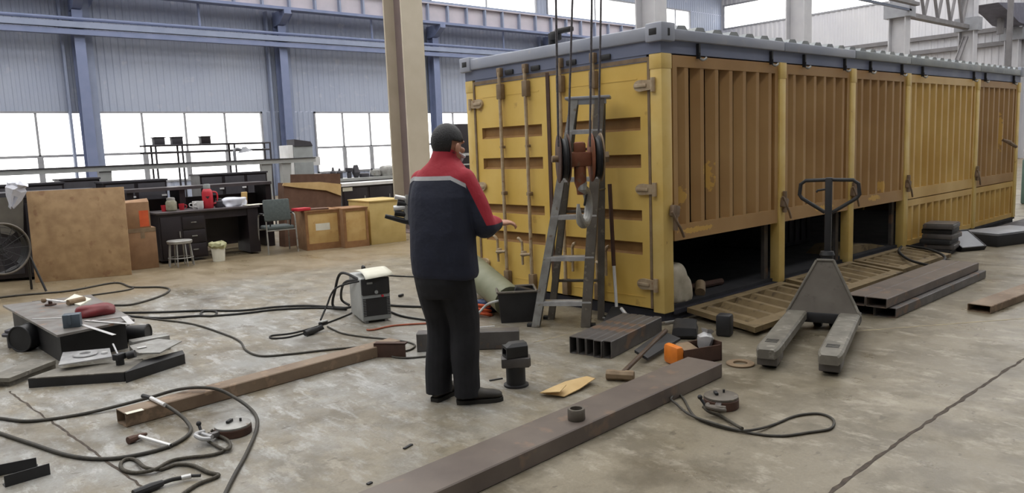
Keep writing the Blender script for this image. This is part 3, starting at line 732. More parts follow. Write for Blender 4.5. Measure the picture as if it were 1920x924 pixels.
# vise-like stub
P = G(968, 722); t = root('pipe_stub', 'black capped pipe stub with square blocks on top, right of the man', 'fitting', P)
b = B(); b.lathe([(.085, 0), (.085, .012), (.066, .016), (.066, .14)], P, n=28); b.build('pipe', M_black, t)
b = B(); b.box(P+V((0, 0, .17)), (.19, .13, .065), Matrix.Rotation(-.7, 3, 'Z'), .008); b.box(P+V((.07, -.05, .17)), (.035, .1, .06), Matrix.Rotation(-.7, 3, 'Z'), .005); b.build('lower_block', M_mill, t)
R = Matrix.Rotation(-.4, 3, 'Z')
b = B(WM[t.name] @ R.to_4x4()); b.hollow((-.075, 0, .242), (.075, 0, .242), .11, .08, .018); b.prism([(-.075, -.055, .28), (.075, -.055, .28), (.075, -.03, .3), (-.03, -.03, .3)], (0, .07, 0)); b.build('upper_block', M_black, t)
# folded cardboard on the floor
P = G(1062, 728)
b = B(); a = [G(1012, 737, .012), G(1058, 744, .008), G(1088, 729, .02), G(1116, 710, .035), G(1100, 706, .03), G(1060, 716, .04), G(1034, 727, .03)]
b.prism(a, (0, 0, .005)); a2 = [G(1012, 737, .02), G(1050, 735, .05), G(1062, 722, .065), G(1040, 724, .045)]; b.prism(a2, (0, 0, .004))
tag(b.build('cardboard_sheet', M_cardl, base=P), 'torn folded piece of pale cardboard on the floor in front of the sledgehammer', 'cardboard')
# sledgehammer
P = G(1163, 713); hx = (G(1190, 716)-G(1140, 713)).normalized(); hp = V((-hx.y, hx.x, 0))
t = root('sledgehammer', 'sledgehammer with a worn wooden handle lying beside the foreground tube', 'hammer', P)
c = P+V((0, 0, .036))
b = B(); X = Matrix((( hx.x, hp.x, 0, c.x), (hx.y, hp.y, 0, c.y), (0, 0, 1, c.z), (0, 0, 0, 1)))
b.x = X; b.rings([[V((x, .036*k*math.cos(PI/4*j+PI/8)*1.05, .036*k*math.sin(PI/4*j+PI/8)*1.05)) for j in range(8)] for x, k in ((-.095, .86), (-.085, 1), (-.035, .97), (-.03, .88), (.03, .88), (.035, .97), (.085, 1), (.095, .86))]); b.build('hammer_head', M_gasket, t)
e = G(1248, 620, .10); b = B(); b.tube([c, c.lerp(e, .5)+V((0, 0, .0)), e], .017, 10, radii=[.018, .017, .019]); b.build('handle', M_wood, t)
b = B(); m1 = c.lerp(e, .42); m2 = c.lerp(e, 1.0); d = (m2-m1).normalized(); nn = V((-d.y, d.x, 0))
b.prism([m1+nn*.05+V((0, 0, .012)), m1-nn*.05+V((0, 0, -.04)), m2-nn*.12+V((0, 0, -.07)), m2+nn*.03+V((0, 0, -.02))], V((0, 0, .02))); tag(b.build('dark_cloth', M_black, base=(m1.x, m1.y, 0)), 'black cloth strip lying over the sledgehammer handle', 'cloth')
# orange tool box with junk
P = G(1292, 680); t = root('tool_tray', 'orange-ended tan tray of oddments on the floor beside the sledgehammer', 'tray', P, -.32)
X = WM[t.name]
b = B(X); b.box((-.12, .02, .075), (.07, .18, .15), None, .03); b.build('orange_end', M_orange, t)
b = B(X)
b.bb((-.09, -.07, 0.0), (.24, .13, .012)); b.bb((-.09, -.07, .0), (.24, -.06, .12)); b.bb((-.09, .12, 0), (.24, .13, .12)); b.bb((.23, -.07, 0), (.24, .13, .14)); b.build('tray_body', M_rustdk, t)
b = B(X); b.box((.0, .03, .10), (.13, .14, .05), Matrix.Rotation(.2, 3, 'X'), .02); tag(b.build('tan_pouch', M_gasket, base=X @ V((0, .03, .075))), 'tan pouch lying inside the orange-ended tray', 'pouch')
b = B(X); b.lathe([(.03, .06), (.055, .09), (.06, .16), (.03, .19), (.05, .22)], (.15, .04, .0), (0.3, .1, 1), n=9); b.jitter(.008, 3); tag(b.build('crumpled_foil', M_steel, base=X @ V((.15, .04, .05))), 'crumpled silvery foil sticking up from the orange-ended tray', 'foil')

# cables and clamps in the foreground left
cable('welding_cable', [(-60, 778), (0, 784), (60, 789), (160, 775), (270, 748), (340, 729), (400, 728), (440, 745), (475, 772), (482, 800), (462, 850), (440, 890), (420, 930), (400, 980)], .011, M_cable, 'thick grey-brown cable arching over the rusty tube and out of the bottom of the photo',
      zs=[.011, .011, .011, .011, .045, .112, .11, .06, .012, .011, .011, .011, .011, .011])
cable('welding_cable', [(-60, 790), (0, 812), (60, 832), (130, 854), (200, 860), (270, 850), (325, 833), (357, 810), (350, 790), (330, 772), (308, 758)], .0115, M_cable, 'thick grey-brown cable curling round to the bright connector on the rusty tube',
      zs=[.011, .011, .011, .011, .011, .011, .011, .012, .03, .07, .1])
t = root('cable_connector', 'bright cable lug with black tip lying on the rusty tube', 'connector', G(290, 752, .09))
a, c, e = G(309, 759, .105), G(283, 746, .105), G(268, 742, .105)
b = B(); b.tube([a, c], .013, 10); b.build('sleeve', M_chrome, t); b = B(); b.tube([c, e], .015, 10); b.build('tip', M_black, t)
# claw hammer
t = root('hammer', 'small hammer with a bright tubular handle on the floor below the rusty tube', 'hammer', G(270, 826))
a, c = G(240, 826, .022), G(275, 813, .022); e1, e2 = G(262, 818, .028), G(320, 835, .016)
b = B(); b.tube([a, a.lerp(c, .3), a.lerp(c, .5), a.lerp(c, .75), c], .02, 10, radii=[.022, .022, .017, .016, .008]); b.build('hammer_head', M_rustdk, t)
b = B(); b.tube([e1, e2], .011, 10); b.build('handle', M_chrome, t); b = B(); b.tube([e2, G(321, 835, .016)], .0095, 10); b.build('end_cap', M_black, t)
# magnetic clamps with rope slings
def lifting_magnet(px, r, h, rot, label, top=None):
    P = G(*px); t = root('lifting_clamp', label, 'clamp', P, rot); X = WM[t.name]
    b = B(X); b.lathe([(r*.96, 0), (r, .005), (r, h*.72), (r*.94, h*.78)], n=32); b.build('body', M_rustdk, t)
    b = B(X); b.lathe([(r*.94, h*.78), (r*.97, h*.8), (r*.97, h*.96), (r*.9, h)], n=32); b.build('top_disc', top or M_alu, t)
    b = B(X); b.box((.0, .03, h+.008), (.05, .02, .016), Matrix.Rotation(.4, 3, 'Z'), .003); b.cyl((r*.45, -.01, h), (r*.45, -.01, h+.018), .007, n=8); b.build('stud', M_black, t)
    b = B(X); b.box((-r*1.25, 0, h*.55), (r*.7, r*.35, h*.5), None, .006); b.build('neck', M_mill, t)
    k = V((-r*1.75, 0, h*.6))
    b = B(X); b.tube(spline([k+V((.0, -.045, 0)), k+V((-.035, -.03, .01)), k+V((-.045, .01, .02)), k+V((-.02, .05, .02)), k+V((.03, .055, .015))], 6), .013, 10); b.cyl(k+V((.01, -.05, .01)), k+V((.01, .06, .01)), .012, n=10); b.build('shackle', top or M_steel, t)
    b = B(X); b.cyl(k+V((.02, .06, .0)), k+V((.03, .1, .05)), .009, n=8); b.ball(k+V((.03, .1, .055)), .015); b.build('shackle_pin', M_black, t)
    return t
lifting_magnet((438, 812), .105, .062, .25, 'round lifting clamp with a bright disc and rope sling, left of the man')
lifting_magnet((1352, 762), .105, .075, .45, 'round lifting clamp with rope sling, right of the long foreground tube', M_aludk)
cable('rope_sling', [(392, 812), (388, 824), (410, 838), (424, 843), (432, 838), (428, 826), (404, 812), (396, 806)], .009, M_sling, 'pale rope eye shackled to the round clamp left of the man', 'rope', zs=[.04, .02, .012, .02, .02, .015, .03, .05])
cable('rope_sling', [(432, 836), (418, 846), (395, 853), (350, 858), (320, 864), (290, 880), (255, 886), (232, 881), (226, 870), (236, 861), (254, 862), (272, 876), (300, 880), (330, 871), (360, 872), (390, 885), (410, 890), (398, 897), (370, 908), (340, 928)], .010, M_sling, 'dark twisted rope sling looping across the floor at bottom left', 'rope', zs=[.02]+[.011]*4+[.022]+[.011]*5+[.03]+[.011]*8)
t = root('gas_torch', 'black torch handle with a bright collar lying at the bottom left', 'torch', G(300, 905))
a, c, e, g = G(250, 926, .02), G(305, 905, .02), G(340, 896, .02), G(376, 891, .02)
b = B(); b.tube([a, a.lerp(c, .6), c], .018, 10, radii=[.02, .022, .016]); b.build('grip', M_black, t)
b = B(); b.tube(spline([c, c.lerp(e, .5)+V((0, 0, .004)), e], 4), .011, 8); b.build('neck', M_rubber, t)
b = B(); b.tube([e, G(358, 892, .02)], .013, 10); b.build('collar', M_chrome, t); b = B(); b.tube([G(358, 892, .02), g], .009, 8); b.build('nozzle', M_black, t)
cable('rope_sling', [(1258, 747), (1270, 738), (1282, 748), (1300, 778), (1330, 794), (1375, 806), (1410, 806), (1450, 796), (1490, 780), (1530, 775), (1555, 781), (1564, 792), (1555, 804), (1520, 810), (1465, 817), (1410, 812), (1350, 797), (1295, 778), (1268, 757)], .0075, M_cable, 'long dark wire sling looping over the floor right of the foreground tube', 'rope', zs=[.03, .02]+[.008]*4+[.02]+[.008]*9+[.02, .02, .02], closed=True)
cable('rope_sling', [(1318, 762), (1330, 772), (1352, 780), (1380, 797), (1392, 803)], .009, M_sling, 'short grey rope sling from the right-hand round clamp to the dark sling', 'rope', zs=[.05, .03, .012, .02, .03])
# angle irons bottom left
a, c = V((-5.05, .58, 0)), V((-4.705, .69, 0)); d = (c-a).normalized(); nn = V((-d.y, d.x, 0))
for q0, q1, lb in ((G(-40, 900), G(70, 878), 'rear of two short dark angle irons at the bottom left corner'), (G(10, 914), G(95, 889), 'front of two short dark angle irons at the bottom left corner')):
    d = (q1-q0).normalized(); nn = V((-d.y, d.x, 0)); b = B()
    b.prism([q0, q0+nn*.055, q0+nn*.055+V((0, 0, .005)), q0+nn*.006+V((0, 0, .005)), q0+nn*.006+V((0, 0, .06)), q0+V((0, 0, .06))], q1-q0)
    tag(b.build('angle_iron', M_black, base=q0), lb, 'angle iron', 'two angle irons at bottom left')

# ---------------------------------------------------------------- low steel table with tools
ZT_ = .27
c1, c2, c3, c4 = G(5, 572, ZT_), G(107, 628, ZT_), G(252, 598, ZT_), G(170, 552, ZT_)
cen = (c1+c2+c3+c4)/4
t = root('steel_table', 'low steel surface plate on a dark block base, left of the welder', 'table', (cen.x, cen.y, 0))
b = B(); b.prism([p-V((0, 0, .02)) for p in (c1, c2, c3, c4)], (0, 0, .02)); b.build('plate_top', mat('table_plate', (140, 138, 136), (112, 106, 100), 5, rough=.4, metal=.4, c3=(150, 126, 110), s3=8, t3=.6), t)
b = B(); q = [cen+(p-cen)*.86-V((0, 0, p.z)) for p in (c1, c2, c3, c4)]; b.prism([V((p.x, p.y, .0)) for p in q], (0, 0, ZT_-.02)); b.build('block_base', M_black, t)
def px_drum(name, p, r, ln, ax, m, label, cat='drum'):
    b = B(); ax = V(ax).normalized(); p = V(p); b.cyl(p-ax*ln/2, p+ax*ln/2, r, n=28); b.torus(p-ax*ln/2, ax, r, .008); b.torus(p+ax*ln/2, ax, r, .008)
    return tag(b.build(name, m, base=(p.x, p.y, 0)), label, cat)
q = G(75, 655); px_drum('steel_drum', (q.x-.09, q.y+.07, .115), .112, .12, (-.75, -.6, 0), M_black, 'dark round steel disc standing against the left side of the low table')
q = G(27, 650); b = B(); b.lathe([(.05, 0), (.05, .1), (.085, .11), (.085, .13), (.06, .14), (.06, .16), (.03, .17)], q, n=20); tag(b.build('flange_fitting', M_screen, base=q), 'dark flanged fitting standing at the left of the low table', 'fitting')
q = G(262, 640); px_drum('short_pipe', (q.x+.0, q.y+.03, .075), .072, .18, (.72, -.6, 0), M_black, 'short black pipe lying behind the right corner of the low table', 'pipe')
# on the table
q = G(137, 612, ZT_); b = B(); b.box((q.x, q.y, ZT_+.055), (.13, .10, .11), Matrix.Rotation(-.35, 3, 'Z'), .006); b.box((q.x-.03, q.y-.05, ZT_+.07), (.02, .02, .08), Matrix.Rotation(-.35, 3, 'Z')); tag(b.build('steel_block', mat('block_slate', (92, 102, 112), (80, 90, 100), 6, rough=.45, metal=.3), base=(q.x, q.y, ZT_)), 'blue-grey steel block standing on the front corner of the low table', 'block')
q = G(180, 590, ZT_); sack('vinyl_pouch', (q.x, q.y, ZT_), (.16, .10, .06), M_redcloth, 'dark red vinyl pouch lying on the low table', 'pouch', 9)
t = root('set_square', 'bright steel set square overhanging the right corner of the low table', 'set square', G(205, 602, ZT_+.005))
a, c, e = G(160, 601, ZT_+.004), G(247, 608, ZT_+.004), G(233, 594, ZT_+.004)
def bar(name, a, c, w, h, m, parent=None, **kw):
    b = B(); d = (c-a).normalized(); nn = V((-d.y, d.x, 0)).normalized()*w/2; b.prism([a-nn, a+nn, c+nn, c-nn], (0, 0, h)); return b.build(name, m, parent, **kw)
bar('long_blade', a, c, .028, .005, M_chrome, t); bar('short_blade', c, e, .05, .006, M_chrome, t); bar('brace', e, a.lerp(c, .1), .016, .005, M_steel, t)
tag(bar('steel_rule', G(155, 609, ZT_+.003), G(214, 628, ZT_-.01), .03, .003, M_chrome, base=G(180, 617, ZT_)), 'bright steel rule jutting over the front edge of the low table', 'rule')
t = root('bar_clamp', 'pale-handled clamp on a dark foot at the back of the low table', 'clamp', G(95, 570, ZT_))
bar('bar', G(80, 562, ZT_+.05), G(122, 567, ZT_+.05), .025, .012, M_white, t); b = B(); q = G(95, 572, ZT_); b.cyl(q+V((0, 0, .005)), q+V((0, 0, .06)), .018, n=12); b.cyl(q, q+V((0, 0, .012)), .05, n=18); b.build('foot', M_rustdk, t)
b = B(); b.ball(G(82, 563, ZT_+.055), .025); b.build('knob', M_gasket, t)
b = B(); b.prism([G(120, 566, ZT_), G(150, 574, ZT_), G(172, 562, ZT_), G(140, 553, ZT_)], (0, 0, .012)); tag(b.build('pale_board', M_paper, base=G(145, 564, ZT_)), 'pale flat board at the back corner of the low table', 'board')
b = B(); a = G(128, 573, ZT_); c = G(158, 566, ZT_); b.tube([a+V((0, 0, .03)), c+V((0, 0, .03))], .028, 12); tag(b.build('cloth_roll', M_gasket, base=a), 'small tan cloth roll beside the red pouch on the low table', 'cloth')
tag(bar('steel_rule', G(60, 598, ZT_+.002), G(115, 596, ZT_+.002), .02, .003, M_chrome, base=G(90, 597, ZT_)), 'short bright rule beside the blue-grey block on the low table', 'rule')
# plates and sections in front
b = B(); b.prism([G(110, 686, .12), G(210, 670, .12), G(206, 654, .12), G(118, 662, .12)], (0, 0, .008)); 
tag(b.build('steel_plate', M_steel, base=(-4.05, 2.5, 0.1)), 'square grey steel plate propped in front of the low table, ring on it', 'plate')
q = G(160, 665, .13); b = B(); b.lathe([(.04, .0), (.04, .015), (.085, .015), (.09, .008), (.085, 0)], q, closed=True); tag(b.build('flange_ring', M_steel, base=q), 'bright flange ring lying on the propped square plate', 'ring')
q = G(196, 662, .13); b = B(); b.cyl(q, q+V((0, 0, .012)), .025, n=14); tag(b.build('nut', M_chrome, base=q), 'small bright nut on the right of the propped square plate', 'nut')
b = B(); b.prism([G(u, v, .075)-V((0, 0, .075)) for u, v in ((52, 709), (100, 692), (268, 672), (265, 686), (232, 697))], (0, 0, .067)); t = root('steel_channel', 'long grey-topped steel section on the floor in front of the low table', 'steel section', G(150, 712)); b.build('web', M_black, t)
b = B(); b.prism([G(u, v, .075)-V((0, 0, .007)) for u, v in ((52, 709), (100, 692), (268, 672), (265, 686), (232, 697))], (0, 0, .007)); b.build('top_plate', M_pedal, t)
b = B(); P = [G(u, v, .085) for u, v in ((234, 697), (346, 662), (342, 655), (268, 674))]; b.prism([p-V((0, 0, .085)) for p in P], (0, 0, .08)); tag(b.build('steel_bar', M_black, base=G(290, 690)), 'dark square steel bar behind the right end of the grey-topped section', 'bar')
b = B(); b.prism([G(u, v, .127) for u, v in ((252, 660), (262, 664), (300, 663), (341, 641), (296, 637), (243, 650))], (0, 0, .01)); q = G(292, 664, .0); b.box(q+V((.0, .14, .062)), (.3, .12, .124), None, .005); tag(b.build('steel_plate', M_alu, base=(-3.6, 2.5, .0)), 'flat pale steel plate with a pointed right end beside the low table', 'plate')
q = G(266, 652, .14); b = B(); b.box(q+V((0, 0, .004)), (.07, .03, .008), None, .003); tag(b.build('steel_scrap', M_chrome, base=q), 'small bright scrap on the pale pointed plate', 'scrap')
b = B(); a, c, e = G(-20, 723), G(25, 726), G(125, 688)
b.prism([G(-25, 716, .04), G(18, 716, .04), G(105, 682, .04), G(60, 680, .04)], (0, 0, .03)); b.prism([G(-25, 722, 0), G(18, 724, 0), G(105, 690, 0), G(60, 690, 0)], (0, 0, .04)); tag(b.build('timber_block', M_pedal, base=(-4.5, 2.5, 0)), 'pale squared length of steel at the left edge in front of the low table', 'block')
t = root('valve_fitting', 'small dark valve with bright lever between the two plates', 'fitting', G(222, 680, .0))
q = G(224, 668, .14); b = B(); b.box(q, (.09, .06, .05), Matrix.Rotation(.5, 3, 'Z'), .01); b.cyl(q+V((.05, -.02, 0)), q+V((.10, -.05, .01)), .03, n=12); b.cyl(q-V((0, 0, .14)), q, .03, n=10); b.build('body', M_black, t)
b = B(); b.tube([q+V((-.01, 0, .02)), G(212, 645, .2)], .007, 8); b.build('lever', M_steel, t)

# ---------------------------------------------------------------- welder
t, X, w_, h_ = at2(681, 608, 735, -.30, 522, 'welding_machine', 'grey portable welding machine with black control front and white paper on top', 'welder'); D = .52
b = B(X); b.bb((-w_/2, 0.012, .02), (w_/2, D, h_*.97), .012); b.bb((-w_/2+.03, .03, 0), (-w_/2+.06, D-.03, .02)); b.bb((w_/2-.06, .03, 0), (w_/2-.03, D-.03, .02)); b.build('case', M_ltgrey, t)
b = B(X); b.bb((-w_/2+.005, -.015, h_*.62), (w_/2-.005, .03, h_*.98), .012); b.build('control_panel', M_black, t)
b = B(X); b.bb((-w_/2+.005, -.004, .03), (w_/2-.005, .014, h_*.62), .006)
k = b.build('front_frame', M_grey, t)
b = B(X); b.bb((-w_/2+.04, -.006, .07), (w_/2-.04, -.002, h_*.55)); b.build('fan_grille', M_black, k)
for i in range(11):
    z = .075+i*(h_*.55-.08)/10
    for s in (-1, 1):
        b = B(X); b.box((s*(w_/2-.025), -.006, z), (.028, .006, .007)); b.build('louvre', M_dark, k)
b = B(X); b.cyl((.0, -.03, h_*.68), (0, 0, h_*.68), .017, n=14); b.build('dial', M_grey, t)
b = B(X); b.bb((-.085, -.017, h_*.86), (-.03, -.014, h_*.9)); b.build('name_strip', M_grey, t)
b = B(X); b.cyl((.06, -.02, h_*.58), (.06, 0, h_*.58), .012, n=10); b.build('red_socket', M_red, t)
b = B(X)
b.tube(spline([(0, .42, h_*.97), (0, .425, h_+.03), (0, .435, h_+.04), (0, D-.04, h_+.04), (0, D-.025, h_+.03), (0, D-.02, h_*.97)], 6), .014, 10); b.build('carry_handle', M_black, t)
b = B(X); n = 8; g = []
for i in range(n+1):
    y = -.05+i*(.46/n); z = h_*1.0+.014+.03*math.sin(PI*(y+.05)/.5) - .4*max(0, -.012-y)
    g.append([b.v((x+.015, y+x*.15, z+.004*math.sin(9*x+i)+ (x+w_/2)*.02)) for x in [-w_/2+.02+j*(w_)/6 for j in range(7)]])
for i in range(n):
    for j in range(6): b.f([g[i][j], g[i][j+1], g[i+1][j+1], g[i+1][j]])
o = b.build('paper_sheet', M_paper, base=X @ V((0, .1, h_)), angle=60); md = o.modifiers.new('thickness', 'SOLIDIFY'); md.thickness = .002
tag(o, 'white sheet of paper draped over the top of the welding machine', 'paper')
P0 = X @ V((-w_/2+.02, .05, h_*.93))
b = B(); b.tube(spline([P0, G(640, 512, .42), G(628, 545, .22), G(624, 572, .05), G(640, 578, .03), G(660, 575, .05)], 8), .014, 8); b.tube(spline([P0+V((.02, .03, 0)), G(646, 530, .35), G(640, 560, .1), G(655, 572, .03)], 8), .013, 8)
tag(b.build('hose_loop', M_rubber, base=X @ V((-.3, .3, 0))), 'black cables hanging in a loop from the left of the welding machine', 'cable')
t = root('electrode_holder', 'black torch holder lying on the floor left of the welding machine', 'torch', G(590, 622))
a, c, e = G(572, 625, .03), G(596, 617, .03), G(606, 612, .05)
b = B(); b.tube([a, a.lerp(c, .5), c, e], .025, 10, radii=[.024, .03, .024, .026]); b.box(G(606, 606, .07), (.09, .04, .035), Matrix.Rotation(.3, 3, 'Z'), .008); b.build('grip', M_black, t)
b = B(); b.box(G(607, 602, .095), (.075, .035, .012), Matrix.Rotation(.3, 3, 'Z'), .003); b.build('pale_clip', M_ltgrey, t)
b = B(); b.tube(spline([G(601, 600, .1), G(612, 575, .2), G(630, 540, .36), P0], 6), .009, 8); tag(b.build('torch_cable', M_rubber, base=G(601, 600)), 'thin black cable rising from the torch holder to the welding machine', 'cable')

# floor cables, left and middle
cable('power_cable', [(-20, 560), (40, 553), (130, 545), (215, 530), (248, 538), (300, 538), (318, 543), (300, 555), (250, 570), (215, 572)], .012, M_cable, 'brown cable looping on the floor between the plywood board and the low table')
cable('power_cable', [(60, 566), (150, 556), (230, 545), (250, 540)], .01, M_cable, 'short brown cable running behind the low table to the loop')
cable('power_cable', [(228, 586), (300, 585), (380, 582), (450, 582), (520, 575), (580, 573), (650, 577)], .011, M_rubber, 'upper of two black cables from the low table to the welding machine')
cable('power_cable', [(236, 592), (300, 596), (370, 592), (400, 592), (405, 584), (380, 584), (384, 592), (450, 588), (520, 580), (600, 577), (650, 580)], .011, M_rubber, 'lower of two black cables with a small coil, from low table to welding machine')
cable('power_cable', [(232, 590), (290, 598), (360, 607), (420, 626), (450, 640), (462, 657), (490, 667), (540, 664), (620, 655), (678, 650)], .009, M_cable, 'thin dark cable winding across the floor from the low table to the rusty tube')
cable('torch_lead', [(572, 624), (540, 632), (510, 634), (510, 629), (550, 624), (600, 610), (652, 590), (660, 585)], .008, M_rubber, 'black lead looped on the floor left of the torch holder')
cable('power_cable', [(614, 612), (640, 624), (680, 631), (740, 637), (776, 645), (770, 655), (742, 662), (735, 668), (760, 671), (800, 668)], .008, M_cable, 'thin cable snaking over the floor in front of the welding machine')
cable('power_cable', [(688, 618), (700, 618), (740, 610), (800, 606)], .009, mat('orange_brown', (170, 92, 66), (150, 84, 60), 10), 'orange-brown cable behind the man at the foot of the welding machine')
cable('power_cable', [(720, 578), (752, 592), (800, 600)], .01, M_rubber, 'black cable curving right from the welding machine behind the man')
cable('power_cable', [(732, 572), (760, 574), (830, 576)], .012, M_rubber, 'thick black cable running behind the man from the welding machine')
cable('power_cable', [(726, 516), (760, 518), (830, 520)], .009, M_rubber, 'thin dark cable stretched on the floor behind the welding machine')
b = B(); q = G(752, 556); b.box(q+V((0, 0, .015)), (.08, .03, .03), Matrix.Rotation(.4, 3, 'Z'), .008); tag(b.build('small_scrap', M_black, base=q), 'small dark scrap on the floor beyond the welding machine', 'scrap')
for (u, v, ww, rz_), lb in zip([(765, 838, .07, .3), (693, 907, .03, .2), (930, 712, .10, -.3)], ['dark sliver of steel on the floor left of the long foreground tube', 'tiny dark chip on the floor near the bottom edge', 'flat dark scrap just behind the man\'s right shoe']):
    q = G(u, v); b = B(); b.box(q+V((0, 0, .004)), (ww, .018, .008), Matrix.Rotation(rz_, 3, 'Z'), .002); tag(b.build('steel_scrap', M_black, base=q), lb, 'scrap')

# ---------------------------------------------------------------- behind the man
a, c = V((.05, 2.75, .62)), V((-.32, 1.55, .14))
a = PY(880, 500, 2.2); c = G(955, 565, .17)
b = B(); d = (c-a); a2 = a-d*.9
if a2.z < 0: a2.z = .2
b.tube(spline([a-d*.6+V((0, 0, -.05)), a, a.lerp(c, .5), c], 6), .15, 20); tag(b.build('duct_hose', M_olive, base=(c.x, c.y, 0)), 'fat olive hose sloping down behind the man to the black bin', 'hose')
loc, rz, w_, h_ = FRM(944, 607, 1000, 604, 549)
t = root('black_bin', 'black open-topped steel bin between the olive hose and the ladder', 'bin', loc, rz); X = WM[t.name]
b = B(X); w2 = .36; D = .32
ot = [[V((sx*w2/2*k, D/2+sy*D/2*k, z)) for sx, sy in ((-1, -1), (1, -1), (1, 1), (-1, 1))] for z, k in ((0, .86), (h_, 1))]
b.rings(ot, caps=False); b.f([b.v(p) for p in ot[0]]); b.rings([[V((sx*w2/2*k, D/2+sy*D/2*k, z)) for sx, sy in ((-1, -1), (1, -1), (1, 1), (-1, 1))] for z, k in ((.02, .82), (h_, .96))], caps=False); b.build('bin_body', M_black, t)
b = B(X)
for p, q in (((-w2/2, 0), (w2/2, 0)), ((w2/2, 0), (w2/2, D)), ((w2/2, D), (-w2/2, D)), ((-w2/2, D), (-w2/2, 0))): b.cyl((*p, h_), (*q, h_), .012, n=8)
b.build('rim', M_aludk, t)
b = B(X); b.box((.08, .12, h_-.02), (.2, .1, .07), Matrix.Rotation(.3, 3, 'Y'), .02); tag(b.build('dark_lump', M_black, base=X @ V((.08, .12, h_-.05))), 'dark lump sticking up from the black bin', 'scrap')
q = G(912, 585); sack('blue_jug', (q.x+.08, q.y+.02, 0), (.12, .1, .10), M_bluep, 'dark blue plastic bag on the floor behind the man under the olive hose', 'bag', 12)
b = B(); q = G(905, 592); 
for i in range(3): b.torus(q+V((0, 0, .03+i*.035)), (.3, .1*i-.1, 1), .09-.008*i, .013, 24)
tag(b.build('orange_coil', mat('orange_cable', (208, 92, 48), (190, 80, 40), 10), base=q), 'coil of orange cable on the floor right behind the man', 'cable')
b = B(); b.tube(spline([G(893, 592, .05), G(912, 572, .14), G(930, 565, .2), G(950, 562, .2)], 6), .012, 8); tag(b.build('pale_hose', M_ltgrey, base=G(905, 592)), 'thin pale hose arching over the orange coil to the bin', 'hose')
# rod leaning on door
t = root('long_shovel', 'long tool with white lower shaft leaning against the right door of the container', 'shovel', G(1158, 600))
p0 = PX(1143, 345, -.07); p1 = PX(1151, 498, -.10); p2 = PX(1156, 575, -.14); p3 = G(1160, 602, .02)
b = B(); b.tube([p0, p1], .019, 10); b.build('upper_shaft', M_rustdk, t)
b = B(); b.tube([p1+V((0, 0, .02)), p2], .015, 10); b.build('lower_shaft', M_white, t)
b = B(); b.prism([p2+V((-.03, .03, 0)), p2+V((.03, -.03, 0)), p3+V((.09, -.11, 0)), p3+V((-.09, .11, 0))], (.015, .012, 0)); b.build('blade', M_black, t)
b = B(); q0 = G(1165, 578, .12); q1 = G(1186, 606, .02); b.cyl(q0, q1, .016, n=8); tag(b.build('bright_bar', M_chrome, base=q1), 'short bright bar lying against the container foot beside the shovel', 'bar')
b = B(); b.tube(spline([G(1130, 596, .02), G(1180, 600, .02), G(1230, 606, .02), G(1275, 600, .02)], 5), .012, 8); tag(b.build('grey_conduit', M_alu, base=G(1200, 603)), 'grey bent rod on the floor along the foot of the container end', 'rod')
b = B(); b.box((-.20, -.36, .05), (.36, .2, .1), Matrix.Rotation(.6, 3, 'Z'), .03); b.jitter(.008, 5); tag(b.build('dark_cloth', M_black, base=(-.20, -.36, 0)), 'black bundle on the floor at the near corner of the container', 'cloth')
b = B(); b.box((-.02, -.62, .09), (.12, .12, .18), Matrix.Rotation(.3, 3, 'Z'), .02); tag(b.build('prop_block', M_black, base=(-.02, -.62, 0)), 'dark block on the floor beside the first let-down flap', 'block')

# ---------------------------------------------------------------- ladder
fl_, fr_ = V((-.82, .86, 0)), V((-.49, .45, 0)); rr_ = (fr_-fl_).normalized(); nn = V((-rr_.y, rr_.x, 0)); nn = nn if nn.x > 0 else -nn
md_ = (fl_+fr_)/2; sxr = V((.80, -.60, 0)); topc = md_+nn*.20+sxr*.285; zt = ZAT(topc, 186)
wt = .30; ft = [topc-rr_*wt/2-nn*.05, topc+rr_*wt/2-nn*.05]; 
for p in ft: p.z = zt
bk = [fl_+nn*.27+sxr*.11, fr_+nn*.27+sxr*.11]; bt = [topc-rr_*wt/2+nn*.07, topc+rr_*wt/2+nn*.07]
for p in bt: p.z = zt
t = root('step_ladder', 'worn aluminium step ladder standing before the right container door', 'ladder', md_)
def chan(b, p0, p1, w, dpt, th, xdir):     # open channel rail
    d = (p1-p0).normalized(); x = xdir.normalized(); y = d.cross(x).normalized()
    pr = [(-w/2, 0), (w/2, 0), (w/2, dpt), (w/2-th, dpt), (w/2-th, th), (-w/2+th, th), (-w/2+th, dpt), (-w/2, dpt)]
    b.prism([p0+x*0+y*i+x*j for i, j in pr], p1-p0)
for p0, p1, s in ((fl_, ft[0], 1), (fr_, ft[1], -1)):
    b = B(); chan(b, p0, p1, .10, .085 if s < 0 else .07, .006, rr_*s); b.build('front_rail', M_alu if s > 0 else M_aludk, t)
for p0, p1, s in ((bk[0], bt[0], 1), (bk[1], bt[1], -1)):
    b = B(); chan(b, p0, p1, .08, .06, .006, rr_*s); b.build('rear_rail', M_aludk, t)
b = B(); q = topc.copy(); q.z = zt+.01; b.x = Matrix(((rr_.x, nn.x, 0, q.x), (rr_.y, nn.y, 0, q.y), (0, 0, 1, q.z), (0, 0, 0, 1))); b.box((0, .01, 0), (wt+.10, .24, .026), None, .008); b.box((0, -.09, -.03), (wt+.03, .012, .06), None, .003); b.build('top_cap', M_frame, t)
